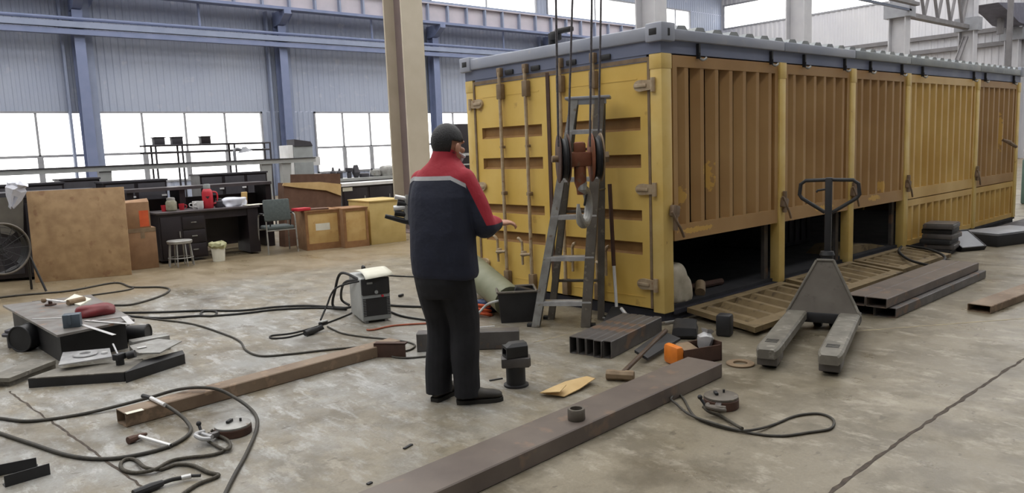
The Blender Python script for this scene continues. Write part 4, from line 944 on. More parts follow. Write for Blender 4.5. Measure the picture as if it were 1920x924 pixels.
for v in (247, 336, 406, 483, 566):
    z = ZAT(md_+nn*.12*(600-v)/400, v); f_ = z/zt
    a, c = fl_.lerp(ft[0], f_), fr_.lerp(ft[1], f_); a.z = c.z = z
    b = B(); m_ = (a+c)/2; b.x = Matrix(((rr_.x, nn.x, 0, m_.x), (rr_.y, nn.y, 0, m_.y), (0, 0, 1, m_.z), (0, 0, 0, 1))); ln = (c-a).length
    b.box((0, .0, 0), (ln-.01, .10, .022), None, .004); b.box((0, -.048, -.012), (ln-.01, .006, .035)); b.build('step', M_steel, t)
for f_ in (.18, .5, .78):
    a, c = bk[0].lerp(bt[0], f_), bk[1].lerp(bt[1], f_); b = B(); b.cyl(a, c, .014, n=8); b.build('rear_brace', M_aludk, t)
for p in (fl_, fr_, bk[0], bk[1]):
    b = B(); b.box(p+V((0, 0, .015)), (.09, .06, .03), Matrix.Rotation(math.atan2(rr_.y, rr_.x), 3, 'Z'), .006); b.build('foot', M_rubber, t)
for s in (0, 1):
    a, c = fl_.lerp(ft[0], .6) if s == 0 else fr_.lerp(ft[1], .6), bk[0].lerp(bt[0], .6) if s == 0 else bk[1].lerp(bt[1], .6); b = B(); b.cyl(a, c, .008, n=6); b.build('spreader', M_aludk, t)

# ---------------------------------------------------------------- crane hook block
YH = .22
hc = PY(1087, 296, YH); wv = V((hc.x-CAM.x, hc.y-CAM.y, 0)).normalized(); sx = V((wv.y, -wv.x, 0))
ax = (sx*.985+wv*.17).normalized()
t = root('hook_block', 'rusty twin-sheave crane hook block hanging in front of the ladder', 'hook block', (hc.x, hc.y, hc.z-.55))
for s, mm in ((-1, M_rustdk), (1, M_hookrust)):
    c = hc+ax*.135*s
    b = B(); b.lathe([(.18, -.022), (.16, -.010), (.16, .010), (.18, .022), (.05, .024), (.05, -.024)], c, ax, n=32, closed=True); b.build('sheave', M_black, t)
    for q in (-1, 1):
        b = B(); yy = ax.cross(V((0, 0, 1))).normalized(); cc = c+ax*.038*q
        R = [[cc+ax*dx+yy*(.165*k*math.cos(2*PI*j/32))+V((0, 0, .198*k*math.sin(2*PI*j/32))) for j in range(32)] for dx, k in ((-.007, .97), (-.004, 1), (.004, 1), (.007, .97))]
        b.rings(R); b.build('cheek_plate', (M_gasket if q*s > 0 and s > 0 else mm), t)
b = B(); b.cyl(hc-ax*.23, hc+ax*.23, .028, n=14); b.cyl(hc+ax*.2, hc+ax*.235, .05, n=6); b.build('axle', M_gasket, t)
b = B(); b.x = Matrix(((ax.x, wv.x, 0, hc.x), (ax.y, wv.y, 0, hc.y), (0, 0, 1, hc.z), (0, 0, 0, 1))); b.box((0, 0, -.01), (.2, .12, .12), None, .02); b.box((0, 0, .08), (.10, .1, .1), None, .02); b.build('crosshead', M_hookrust, t)
b = B(); b.lathe([(.045, -.06), (.05, -.08), (.05, -.2), (.035, -.25), (.03, -.3)], hc, n=16); b.build('shank', M_hookrust, t)
hk = hc+V((0, 0, -.40))+sx*.02
b = B(); hx = (wv*.95+sx*.33).normalized(); P = []
for i in range(25):
    an = math.radians(100-i*12.2); P.append(hk+hx*.13*math.cos(an)+V((0, 0, .145*math.sin(an))))
P = [hk+V((0, 0, .2))]+P
b.tube(spline(P, 3), .03, 10, radii=[.036*(1 if i < 60 else max(.35, 1-(i-60)/22)) for i in range(len(spline(P, 3)))]); b.build('hook', M_alu, t)
b = B(); b.box(hk+hx*.06+V((0, 0, .06)), (.015, .015, .12), Matrix.Rotation(.3, 3, 'X'), .003); b.build('safety_latch', M_black, t)
for (u, v), ul, nm_, q in zip([(1043, 42), (1072, 42), (1109, 46), (1126, 50)], (1047, 1065, 1106, 1122), ['leftmost', 'second', 'third', 'rightmost'], (-1, 1, -1, 1)):
    yq = YH+.13*q; p0 = PY(ul, 275, yq); up = PY(u, v, yq); d = (up-p0); d = d/d.z
    b = B(); b.cyl(p0, p0+d*(12.6-p0.z), .009, n=8); tag(b.build('hoist_rope', M_rope, base=p0), 'wire rope holding the hook block, %s of four' % nm_, 'wire rope', 'hoist ropes of the hook block')
b = B(); q = PX(1050, 72, .12); 
z0 = H+.02; yq = q.y
b.box((.12, yq+.06, z0+.07), (.10, .09, .09), None, .02); b.box((.12, yq-.06, z0+.11), (.06, .22, .05), None, .015); b.cyl((.12, yq+.11, z0-.03), (.12, yq+.11, z0+.1), .04, n=12); tag(b.build('roof_clamp', M_black, base=(.12, yq, z0)), 'small dark clamp sitting on the container roof edge behind the hoist ropes', 'clamp')

# ---------------------------------------------------------------- pallet jack
ZF = .165
PL_tip, PR_tip = G(1440, 648, ZF), G(1552, 668, ZF)
PL_root, PR_root = G(1495, 583, ZF), G(1592, 584, ZF)
fwd_dir = ((PL_tip-PL_root).normalized()+(PR_tip-PR_root).normalized()); fwd_dir.z = 0; fwd_dir.normalize()
side = V((fwd_dir.y, -fwd_dir.x, 0))
SP = abs((PL_tip-PR_tip).dot(side)); FL = (((PL_tip-PL_root).dot(fwd_dir)+(PR_tip-PR_root).dot(fwd_dir))/2)
org = (PL_tip+PR_tip)/2-fwd_dir*FL; org.z = 0
t = root('pallet_jack', 'grey hand pallet truck with its forks pointing at the camera', 'pallet jack', org, math.atan2(fwd_dir.y, fwd_dir.x)-PI/2); X = WM[t.name]
hw = .08
for s in (-1, 1):
    cx = s*SP/2
    b = B(X); pr = [(-hw, .10), (hw, .10), (hw, ZF-.013), (hw-.015, ZF), (-hw+.015, ZF), (-hw, ZF-.013)]
    b.rings([[V((cx+x*k, y, z+dz)) for x, z in pr] for y, k, dz in ((-.05, 1, .0), (FL-.12, 1, 0), (FL-.04, .92, -.004), (FL, .72, -.012))]); f = b.build('fork', M_pedal, t)
    for j in range(3):
        b = B(X); b.box((cx, FL-.25+.035*j, ZF+.0005), (.085, .014, .004)); b.build('slot', M_black, f)
    b = B(X); b.cyl((cx-.05, FL-.13, .04), (cx+.05, FL-.13, .04), .04, n=20); b.cyl((cx-.05, FL-.22, .04), (cx+.05, FL-.22, .04), .04, n=20); b.build('load_wheel', M_black, f)
    b = B(X); b.bb((cx-.07, FL-.26, .03), (cx+.07, FL-.03, .11), .01); b.build('wheel_frame', M_mill, f)
b = B(X); ya = .02; zt_ = .58; wb = SP/2+hw; 
sec = [(-wb, ZF-.02, 0), (wb, ZF-.02, 0), (.065, zt_, -.10), (-.065, zt_, -.10)]
fr = [V((x, ya+dy, z)) for x, z, dy in [(s[0], s[1], s[2]) for s in sec]]; rr2 = [p+V((0, -.06, 0)) for p in fr]
b.rings([fr, rr2]); k = b.build('battery_plate', M_plate, t)
b = B(X)
for i in (1, 2, 3):
    b.cyl(fr[i], fr[(i+1) % 4], .012, n=8)
b.build('plate_edge', M_pedal, k)
b = B(X); b.bb((-wb, -.12, .07), (wb, .03, ZF-.01), .01); b.build('yoke', M_black, t)
b = B(X); b.cyl((0, -.2, .2), (0, -.2, .60), .05, n=16); b.lathe([(.055, .60), (.062, .61), (.05, .64)], (0, -.2, 0)); b.build('pump', M_black, t)
b = B(X)
for s in (-1, 1): b.cyl((s*.03, -.2, .09), (s*.095, -.2, .09), .09, n=24)
b.cyl((-.1, -.2, .09), (.1, -.2, .09), .025, n=10); b.build('steer_wheel', M_black, t)
zh = ZAT(X @ V((0, -.27, 0)), 338)
b = B(X); b.box((0, -.25, (.55+zh)/2), (.055, .045, zh-.5), Matrix.Rotation(.03, 3, 'X'), .01); b.build('tow_bar', M_black, t)
b = B(X); hwid = .235; y = -.275
P = [(-.03, y, zh-.27), (-hwid+.02, y, zh-.15), (-hwid, y, zh-.12), (-hwid+.01, y, zh-.03), (-hwid+.05, y, zh), (0, y, zh+.005), (hwid-.05, y, zh), (hwid-.01, y, zh-.03), (hwid, y, zh-.12), (hwid-.02, y, zh-.15), (.03, y, zh-.27)]
b.tube(P, .016, 10); b.build('handle_loop', M_black, t)
b = B(X); b.tube([(0, y, zh-.07), (.09, y, zh-.085), (.10, y, zh-.10)], .009, 8); b.build('release_lever', M_black, t)

# ---------------------------------------------------------------- right background bits
gst = 'stack of dark steel plates'
a = V((5.60, -.14, 0))
hS = ZAT(a, 415); nS = 6
wd = ['bottom', 'second', 'third', 'fourth', 'fifth', 'top']
ordw = ['bottom', 'second from the bottom', 'third from the bottom', 'third from the top', 'second from the top', 'topmost']
for i in range(nS):
    b = B(); h1 = hS/nS; q = V((5.56+.02*math.sin(i*2.1), -.30+.015*math.cos(i*3), h1*(i+.5)))
    b.x = Matrix.Translation(q) @ Matrix.Rotation(.12+.05*math.sin(i*1.7), 4, 'Z')
    b.box((0, 0, -h1*.08), (.46, .36, h1*.82), None, .004); b.bb((-.22, -.17, h1*.3), (.22, .17, h1*.5))
    tag(b.build('steel_slab', M_mill if i % 2 else M_black, base=(q.x, q.y, h1*i)), 'dark steel slab, %s of the stack beside the closed container bays' % ordw[i], 'slab', gst)
a, c = G(1798, 470), G(1845, 462)
b = B(); q = G(1804, 468); X = Matrix.Translation(q) @ Matrix.Rotation(-.25, 4, 'Z') @ Matrix.Rotation(-.5, 4, 'X')
X = Matrix.Translation(q+V((.02, -.02, .14))) @ Matrix.Rotation(-.45, 4, 'Z') @ Matrix.Rotation(.55, 4, 'X') @ Matrix.Scale(.68, 4)
b.x = X; b.box((0, 0, 0), (.56, .5, .02)); t = root('tilted_tray', 'grey sheet tray tilted on its edge right of the slab stack', 'tray', q); b.build('sheet', M_frame, t)
b = B(X); b.bb((-.3, .25, -.08), (.3, .27, .03)); b.bb((-.3, -.27, -.14), (.3, -.25, .02)); b.bb((-.3, -.27, -.14), (-.28, .27, .02)); b.bb((.28, -.27, -.14), (.3, .27, .02)); b.build('rim', M_black, t)
q = G(1905, 462); b = B(); X = Matrix.Translation(q+V((.35, .1, 0))) @ Matrix.Rotation(-.3, 4, 'Z'); b.x = X; b.bb((-.55, -.1, 0), (.6, .5, .16), .01); t = root('flat_case', 'dark flat case with a pale lid at the right edge behind the tubes', 'case', q); b.build('case_body', M_black, t)
b = B(X); b.bb((-.5, -.08, .16), (.55, .45, .18), .005); b.build('lid', M_frame, t)
b = B(); X = Matrix.Translation((8.6, -.35, 0)); b.x = X; b.bb((-.9, -.3, 0), (1.3, .12, .1), .01); tag(b.build('steel_plate', M_screen, base=(8.1, -.35, 0)), 'long dark plate lying on the floor along the far closed bays', 'plate')
b = B(); X = Matrix.Translation((9.3, -1.15, 0)); b.x = X; b.bb((-.4, -.3, 0), (.9, .2, .22), .02); tag(b.build('grey_block', M_grey, base=(9.3, -1.15, 0)), 'grey block on the floor by the far end of the container', 'block')
cable('black_hose', [(1690, 462), (1686, 472), (1705, 487), (1740, 497), (1755, 497), (1772, 484), (1760, 474), (1735, 466), (1700, 461)], .016, M_rubber, 'black hose coiled on the third let-down flap', 'hose', zs=[.12]*9)
t = root('machine_tool', 'grey-green machine cabinet seen past the far end of the container', 'machine', (14.2, -1.2, 0))
b = B(); b.bb((13.4, -1.6, 0), (15.4, .9, .95), .03); b.build('machine_bed', M_green, t); b = B(); b.bb((13.6, -1.2, .95), (15.2, .6, 1.5), .04); b.build('head_stock', M_ltgrey, t); b = B(); b.cyl((13.35, -.6, .7), (13.35, -.6, 1.1), .06, n=10); b.build('column_guide', M_black, t)

# ================================================================== BACK ROW
def at(u1, v1, u2, v2, vt, name, label, cat, group=None):
    loc, rz, w_, h_ = FRM(u1, v1, u2, v2, vt); t = root(name, label, cat, loc, rz, group); return t, WM[t.name], w_, h_
# plywood board
loc, rz, w_, h_ = FRM(66, 530, 247, 515, 359)
b = B(Matrix.Translation(loc) @ Matrix.Rotation(rz, 4, 'Z') @ Matrix.Rotation(math.radians(-4), 4, 'X')); b.bb((-w_/2, 0, 0), (w_/2, .035, h_), .004)
tag(b.build('plywood_board', M_ply, base=loc), 'big square plywood board standing upright at the left', 'board')
BX = Matrix.Translation(loc) @ Matrix.Rotation(rz, 4, 'Z')
t = root('cabinet', 'dark cabinet behind the drum fan and the plywood board', 'cabinet', BX @ V((-1.0, .55, 0)), rz); X = WM[t.name]
b = B(X); b.bb((-1.3, -.2, .04), (1.0, .5, 1.18), .01); b.build('body', M_deskdk, t); b = B(X); b.bb((-1.35, -.22, 1.18), (1.05, .52, 1.26)); b.build('top', M_screen, t)
for x0 in (-1.25, -.48, .29):
    b = B(X); b.bb((x0, -.215, .1), (x0+.68, -.2, 1.1), .005); k = b.build('door', M_screen, t); b = B(X); b.cyl((x0+.6, -.24, .6), (x0+.6, -.24, .75), .01, n=6); b.build('handle', M_alu, k)
b = B(X); b.prism([(-.25, -.28, .78), (.25, -.3, .62), (.3, -.28, 1.2), (-.25, -.26, 1.2)], (0, .03, 0)); tag(b.build('cloth_cover', mat('cover_drab', (104, 100, 92), (90, 86, 80), 6), base=X @ V((0, -.28, .7))), 'drab cloth draped over the cabinet left of the plywood board', 'cloth')
q = PY(30, 358, loc.y+.05); b = B(); b.lathe([(.02, -.24), (.07, -.1), (.11, 0), (.09, .05), (.12, .1), (.02, .12)], q, (.3, .1, 1), n=12); b.jitter(.03, 6); tag(b.build('plastic_bag', M_bag, base=q), 'white crumpled plastic bag hanging over the cabinet edge at far left', 'bag')
# drum fan
q = G(8, 556); t = root('drum_fan', 'round dark drum fan on a stand at the left edge', 'fan', q); ctr = V((q.x, q.y, 0)); ctr.z = ZAT(ctr, 466)
n1 = V((CAM.x-q.x, CAM.y-q.y, 0)).normalized(); n1 = (n1*.9+V((n1.y, -n1.x, 0))*-.35).normalized()
R_ = .31
b = B(); b.lathe([(R_, -.10), (R_+.012, -.10), (R_+.012, .12), (R_, .12)], ctr, n1, n=40, closed=True); b.build('drum', M_black, t)
b = B(); b.torus(ctr+n1*.12, n1, R_+.006, .013, 48, 8); b.build('front_ring', M_aludk, t)
b = B(); xx, yy, _ = frame_of(n1)
for r_ in (.07, .14, .21, .27): b.torus(ctr+n1*.12, n1, r_, .0035, 32, 6)
for j in range(12):
    an = PI*j/6; b.cyl(ctr+n1*.12, ctr+n1*.12+(xx*math.cos(an)+yy*math.sin(an))*R_, .0035, n=6)
b.build('guard', M_black, t)
for j in range(4):
    an = PI*j/2+.4; dr = xx*math.cos(an)+yy*math.sin(an); pr = xx*-math.sin(an)+yy*math.cos(an)
    b = B(); b.prism([ctr+dr*.05+pr*.03, ctr+dr*.28+pr*.10+n1*.03, ctr+dr*.28-pr*.06-n1*.03, ctr+dr*.05-pr*.03], n1*.006); b.build('blade', M_screen, t)
b = B(); b.cyl(ctr-n1*.1, ctr+n1*.05, .05, n=16); b.build('motor', M_black, t)
sd = V((n1.y, -n1.x, 0))
for s in (-1, 1):
    for s2 in (-1, 1):
        b = B(); p = ctr+sd*s*(R_+.02); p.z = ctr.z-.08; e = V((q.x, q.y, .012))+sd*s*(R_+.1)+n1*s2*.2; b.cyl(p, e, .015, n=8); b.build('leg', M_black, t)
# cardboard boxes
t, X, w_, h_ = at2(246, 507, 299, -.12, 430, 'cardboard_box', 'plain brown cardboard box, lower of two right of the plywood board', 'box')
b = B(X); b.bb((-w_/2, 0, 0), (w_/2, .38, h_), .004); b.build('carton', M_card, t); b = B(X); b.bb((-w_/2, -.003, h_*.9), (w_/2, .0, h_)); b.bb((-.02, -.004, h_*.75), (.04, 0, h_*.9)); b.build('tape', M_gasket, t)
hh = h_; loc2 = X @ V((-.03, .02, h_)); 
t = root('cardboard_box', 'brown cardboard box with an orange printed panel, upper of two right of the plywood board', 'box', loc2, WM[t.name].to_euler().z); X = WM[t.name]
h2 = ZAT(loc2, 380)-hh; b = B(X); b.bb((-.22, 0, 0), (.17, .33, h2), .004); b.build('carton', M_card, t); b = B(X); b.bb((.02, -.003, .02), (.15, 0, h2*.68)); b.build('orange_panel', M_orangep, t)
b = B(X); b.prism([(-.22, 0, h2), (.17, 0, h2), (.17, .12, h2+.05), (-.22, .12, h2+.03)], (0, 0, .004)); b.build('flap', M_card, t)
# desk
t, X, w_, h_ = at2(304, 496, 490, -.05, 398, 'desk', 'dark brown office desk with a kneehole, thermos on top', 'desk'); h_ = min(h_, .82)
b = B(X); b.bb((-w_/2-.03, -.03, h_-.035), (w_/2+.03, .65, h_), .008); b.build('worktop', M_desktop, t)
b = B(X); b.bb((-w_/2, 0, .05), (-w_/2+.72, .6, h_-.035)); b.bb((w_/2-.18, 0, .03), (w_/2, .6, h_-.035)); b.bb((-w_/2, .5, .2), (w_/2, .55, h_-.035)); b.build('carcass', M_deskdk, t)
for i in range(3):
    b = B(X); z = .08+i*.22; b.bb((-w_/2+.36, -.015, z), (-w_/2+.7, 0, z+.2), .004); k = b.build('drawer', M_deskdk, t); b = B(X); b.bb((-w_/2+.49, -.03, z+.1), (-w_/2+.57, -.015, z+.115)); b.build('handle', M_alu, k)
b = B(X); b.bb((-w_/2+.03, -.015, .08), (-w_/2+.34, 0, .74), .004); k = b.build('door', M_deskdk, t); b = B(X); b.bb((-w_/2+.3, -.03, .4), (-w_/2+.315, -.015, .5)); b.build('handle', M_alu, k)
b = B(X); b.bb((-w_/2+.72, .02, h_-.16), (w_/2-.18, .04, h_-.035)); b.build('apron', M_deskdk, t)
DX, DH, dw = X, h_, w_
def on_desk(u, dy=.2):
    # spot on the desk top under image column u
    lo, hi = -dw/2, dw/2
    for _ in range(40):
        m_ = (lo+hi)/2; p = DX @ V((m_, dy, DH)); d = p-CAM; uu = 960+FPX*d.dot(_r)/d.dot(_fw)
        if uu < u: lo = m_
        else: hi = m_
    return DX @ V((lo, dy, DH))
q = on_desk(391); t = root('thermos_flask', 'red thermos flask with a grey cap standing on the dark desk', 'flask', q)
b = B(); b.lathe([(.075, 0), (.085, .02), (.085, .26), (.07, .30), (.055, .32)], q, n=24); b.build('body', M_red, t); b = B(); b.lathe([(.05, .32), (.055, .325), (.055, .385), (.045, .40)], q, n=20); b.build('cap', M_grey, t)
b = B(); b.tube(spline([q+V((.08, -.02, .27)), q+V((.14, -.04, .24)), q+V((.14, -.04, .1)), q+V((.08, -.02, .07))], 5), .013, 8); b.build('handle', M_red, t)
b = B(); d_ = (CAM-q); d_.z = 0; d_.normalize(); sd = V((-d_.y, d_.x, 0)); b.prism([q+d_*.083+sd*-.035+V((0, 0, .20)), q+d_*.083+sd*.035+V((0, 0, .20)), q+d_*.086+V((0, 0, .155))], d_*.006); b.build('dark_badge', M_black, t)
q = on_desk(322); t = root('glass_jar', 'glass jar with a metal lid at the left end of the dark desk', 'jar', q)
b = B(); b.lathe([(.07, 0), (.085, .02), (.085, .14), (.06, .18)], q, n=20); b.build('body', M_jar, t); b = B(); b.lathe([(.06, .18), (.066, .185), (.06, .215), (.02, .22)], q, n=20); b.build('lid', M_alu, t)
for u, dy, lb in ((308, .25, 'red plastic cup left of the glass jar on the dark desk'), (341, .32, 'red plastic cup between the glass jar and the white mugs on the dark desk')):
    q = on_desk(u, dy); b = B(); b.lathe([(.035, 0), (.045, .1), (.041, .1), (.031, .008)], q, n=16); b.tube(spline([q+V((.04, -.01, .08)), q+V((.075, -.02, .07)), q+V((.07, -.02, .03)), q+V((.038, -.01, .025))], 4), .006, 6); tag(b.build('cup', M_red, base=q), lb, 'cup')
for u, lb in ((368, 'white mug, left of a pair beside the red thermos'), (376, 'white mug, right of a pair beside the red thermos')):
    q = on_desk(u, .22 if u < 370 else .14); t = root('mug', lb, 'mug', q, 0, 'white mugs by the thermos'); b = B(); b.lathe([(.04, 0), (.052, .02), (.055, .13), (.049, .13), (.045, .015)], q, n=18); b.build('body', M_white, t)
    b = B(); b.tube(spline([q+V((-.05, .02, .1)), q+V((-.09, .035, .09)), q+V((-.088, .035, .05)), q+V((-.05, .02, .035))], 4), .008, 6); b.build('handle', M_white, t)
q = on_desk(411); t = root('dark_jar', 'small dark jar right of the red thermos on the dark desk', 'jar', q); b = B(); b.lathe([(.06, 0), (.065, .01), (.065, .1), (.05, .12)], q, n=18); b.build('body', M_screen, t); b = B(); b.lathe([(.05, .12), (.055, .125), (.05, .15)], q, n=18); b.build('lid', M_black, t)
q = on_desk(440); sack('plastic_bag', (q.x, q.y, q.z), (.2, .12, .1), M_bag, 'white plastic bag lying on the right half of the dark desk', 'bag', 21)
q = on_desk(459, .4); b = B(); b.box(q+V((0, 0, .11)), (.1, .03, .22), Matrix.Rotation(.15, 3, 'X'), .004); tag(b.build('wood_offcut', M_crate, base=q), 'pale wooden offcut standing behind the plastic bag on the dark desk', 'wood')
q = on_desk(476, .08); b = B(); b.box(q+V((0, 0, .008)), (.32, .2, .012), Matrix.Rotation(.2, 3, 'Z'), .003); tag(b.build('papers', M_paper, base=q), 'white papers at the right end of the dark desk', 'paper')
# stool
q = G(341, 499); t = root('round_stool', 'round stainless steel stool in front of the dark desk', 'stool', q); hs = ZAT(q, 450)
b = B(); b.lathe([(.165, hs-.05), (.18, hs-.045), (.185, hs-.01), (.175, hs), (.1, hs+.002)], q, n=32); b.build('seat', M_alu, t)
for j in range(4):
    an = PI/4+j*PI/2+.2; dr = V((math.cos(an), math.sin(an), 0)); b = B(); b.tube([q+dr*.15+V((0, 0, hs-.04)), q+dr*.185+V((0, 0, .01))], .011, 8); b.build('leg', M_alu, t)
    an += PI/4; dr = V((math.cos(an), math.sin(an), 0)); b = B(); b.tube([q+dr*.15+V((0, 0, hs-.04)), q+dr*.185+V((0, 0, .01))], .011, 8); b.build('leg', M_alu, t)
b = B(); b.torus(q+V((0, 0, .14)), (0, 0, 1), .178, .007, 32, 6); b.build('foot_ring', M_alu, t)
# bin
q = G(411, 489); t = root('waste_bin', 'cream waste bin lined with a greenish bag under the desk', 'bin', q); hb = .25
b = B(); b.lathe([(.09, 0), (.11, hb), (.1, hb), (.08, .01)], q, n=24); b.build('bucket', M_paper, t)
b = B(); b.lathe([(.118, hb-.04), (.135, hb), (.125, hb+.04), (.09, hb+.06), (.03, hb+.04), (.01, hb-.03)], q, n=18); b.jitter(.014, 8); b.build('liner_bag', mat('liner', (176, 174, 134), (150, 150, 112), 8, rough=.4), t)
# chair
t, X, w_, h_ = at2(502, 480, 566, -.12, 371, 'office_chair', 'grey cloth chair with bright tubular legs beside the dark desk', 'chair')
hs = .44; cw = .24
b = B(X); b.box((0, .3, hs), (.46, .44, .06), None, .025); b.build('seat', M_greydk, t)
b = B(X); b.box((-.05, .10, hs+.30), (.44, .05, .36), Matrix.Rotation(-.12, 3, 'X'), .02); b.build('backrest', M_greydk, t)
for s in (-1, 1):
    b = B(X); b.tube(spline([V((s*.25, .06, .012)), V((s*.245, .08, hs)), V((s*.245, .10, hs+.17)), V((s*.245, .16, hs+.22)), V((s*.25, .42, hs+.22)), V((s*.255, .5, hs+.1)), V((s*.26, .54, .012))], 6), .0125, 10); b.build('leg', M_alu, t)
    b = B(X); b.box((s*.245, .3, hs+.235), (.045, .22, .025), None, .008); b.build('armrest', M_black, t)
b = B(X); b.tube([(-.25, .1, hs-.04), (.25, .1, hs-.04)], .011, 8); b.tube([(-.25, .48, hs-.04), (.25, .48, hs-.04)], .011, 8); b.build('seat_frame', M_alu, t)
for s in (-1, 1):
    b = B(X); b.tube([(s*.17, .13, hs), (s*.17, .08, hs+.2)], .011, 8); b.build('back_support', M_black, t)
# crates
def crate(px, label, m, d, battens=True):
    t, X, w_, h_ = at2(*px, 'wooden_crate', label, 'crate')
    b = B(X); b.bb((-w_/2, 0, .0), (w_/2, d, h_), .003); b.build('box', m, t)
    if battens:
        for z0, z1 in ((0, .11), (h_-.035, h_)):
            b = B(X); b.bb((-w_/2-.008, -.012, z0), (w_/2+.008, 0, z1)); b.build('batten', M_batten, t)
        for s in (-1, 1):
            b = B(X); b.bb((s*(w_/2-.015)-.02, -.014, 0), (s*(w_/2-.015)+.02, -.001, h_)); b.build('corner_batten', M_batten, t)
        b = B(X); b.bb((-w_/2-.012, 0, 0), (-w_/2, d, h_)); b.build('side_board', M_card, t)
    b = B(X); b.bb((-w_/2-.015, -.02, h_), (w_/2+.015, d, h_+.02)); b.build('lid', m if not battens else M_batten, t)
    return X, w_, h_, t
X1, w1, h1, t1 = crate((577, 470, 640, -.16, 398), 'brown wooden crate with a pale label, left of the pair behind the chair', M_crate, .6)
b = B(X1); b.bb((-w1*.22, -.003, h1*.5), (w1*.2, -.001, h1*.68)); b.build('label', M_paper, t1)
X2, w2_, h2_, t2 = crate((648, 465, 692, -.16, 393), 'plain wooden crate, right of the pair behind the chair', M_crate, .55)
X3, w3, h3, t3 = crate((697, 459, 762, -.1, 379), 'pale yellow wooden crate left of the man', M_crateY, .9, False)
b = B(X1); b.box((-w1*.55, .1, h1+.05), (.26, .2, .05), Matrix.Rotation(.3, 3, 'Z'), .01); tag(b.build('red_folder', M_red, base=X1 @ V((-w1*.55, .1, h1+.02))), 'red folder lying on the left corner of the brown crate', 'folder')
b = B(X1); b.box((-w1*.1, .15, h1+.035), (.4, .24, .025), Matrix.Rotation(-.1, 3, 'Z'), .006); tag(b.build('cardboard_sheet', M_carddk, base=X1 @ V((0, .15, h1+.02))), 'dark flattened cardboard lying on top of the brown crate', 'cardboard')
# cardboard sheets behind
loc = X1 @ V((0, .75, 0)); Yc = loc.y+.2
def sheet(name, px, Y, m, th, label, cat):
    b = B(); P = [PY(u, v, Y) for u, v in px]; b.prism(P, (0, th, 0)); lo_ = min(p.z for p in P); return tag(b.build(name, m, base=(P[0].x, Y, lo_)), label, cat)
P = [PY(u, v, Yc) for u, v in [(532, 343), (640, 344), (640, 470), (560, 470), (526, 400)]]
for p in P[2:4]: p.z = 0
P[4:] = [V((P[3].x-.25, Yc, 0))]
t = root('cardboard_carton', 'big brown opened carton standing behind the brown crate', 'box', ((P[0].x+P[1].x)/2, Yc, 0))
b = B(); b.prism(P, (0, .25, 0)); b.build('carton', M_carddk, t)
b = B(); b.prism([PY(u, v, Yc-.03) for u, v in [(532, 343), (600, 341), (639, 345), (640, 367), (612, 357), (560, 352), (530, 348)]], (0, .025, 0)); b.build('torn_flap', M_cardl, t, label='pale torn flap')
sheet('cardboard_slab', [(545, 327), (638, 325), (640, 462), (548, 462)], Yc+.5, M_carddk, .02, 'dark brown cardboard panel standing behind the opened carton', 'cardboard')
# white-topped bench right of the carton
pa, pc = PY(639, 345, 10.2), PY(770, 338, 10.2)
t = root('work_bench', 'dark workbench with a white top between the crates and the cream column', 'workbench', ((pa.x+pc.x)/2, 10.2, 0)); zb = pa.z
b = B(); b.bb((pa.x, 10.2, zb-.06), (pc.x+.6, 10.9, zb)); b.build('worktop', M_white, t)
b = B(); b.bb((pa.x+.03, 10.25, 0), (pc.x+.55, 10.85, zb-.06)); b.build('carcass', M_deskdk, t)
for i in range(3):
    b = B(); x0 = pa.x+.08+i*.62; b.bb((x0, 10.235, .06), (x0+.56, 10.25, zb-.1), .004); k = b.build('door', M_deskdk, t); b = B(); b.bb((x0+.48, 10.22, zb-.4), (x0+.5, 10.235, zb-.28)); b.build('handle', M_alu, k)
b = B(); b.bb((pa.x+.05, 10.225, zb-.16), (pa.x+.28, 10.232, zb-.08)); b.build('label', M_paper, t)
t = root('rear_bench', 'second grey workbench crowded with tools against the bright windows', 'workbench', (pa.x+1.2, 11.9, 0)); zb2 = PY(680, 333, 11.6).z
x0, x1 = PY(636, 333, 11.6).x, PY(790, 333, 11.6).x
b = B(); b.bb((x0, 11.6, zb2-.06), (x1, 12.4, zb2)); b.build('worktop', M_ltgrey, t); b = B(); b.bb((x0, 11.62, zb2-.2), (x1, 11.66, zb2-.06)); b.build('apron', M_screen, t)
for xx in (x0+.1, (x0+x1)/2, x1-.1):
    b = B(); b.bb((xx-.04, 11.65, 0), (xx+.04, 12.35, zb2-.06)); b.build('leg', M_screen, t)
def PYb(u, Y, z): 
    p = PY(u, 330, Y); return V((p.x, Y, z))
tools = [('bench_vise', 655, 'dark bench vise standing on the tool-crowded rear bench', [(.05, 0), (.06, .1), (.04, .14), (.09, .16), (.09, .24)]), ('oil_can', 625, 'dark oil can, leftmost of two on the rear bench', [(.07, 0), (.07, .16), (.03, .2), (.02, .27)]), ('oil_can', 637, 'dark oil can, right of two on the rear bench', [(.07, 0), (.07, .15), (.03, .19), (.02, .24)]), ('grinding_wheel', 668, 'leaning dark grinder on the rear bench', [(.05, 0), (.1, .12), (.05, .3)]), ('gear_box', 683, 'grey gearbox on the rear bench', [(.12, 0), (.12, .08), (.08, .1)]), ('gear_box', 704, 'pale grey gearbox at the right of the rear bench', [(.1, 0), (.14, .04), (.13, .15), (.06, .17)]), ('steel_cone', 698, 'small dark cone on the rear bench', [(.07, 0), (.02, .2)]), ('motor_housing', 726, 'rounded motor housing beside the cream column on the rear bench', [(.2, 0), (.22, .1), (.17, .22), (.1, .25)])]
for nm_, u, lb, pr in tools:
    q = PYb(u, 11.9, zb2); b = B(); b.lathe(pr, q, n=14); tag(b.build(nm_, M_screen if u < 700 else M_alu, base=q), lb, nm_.split('_')[-1])
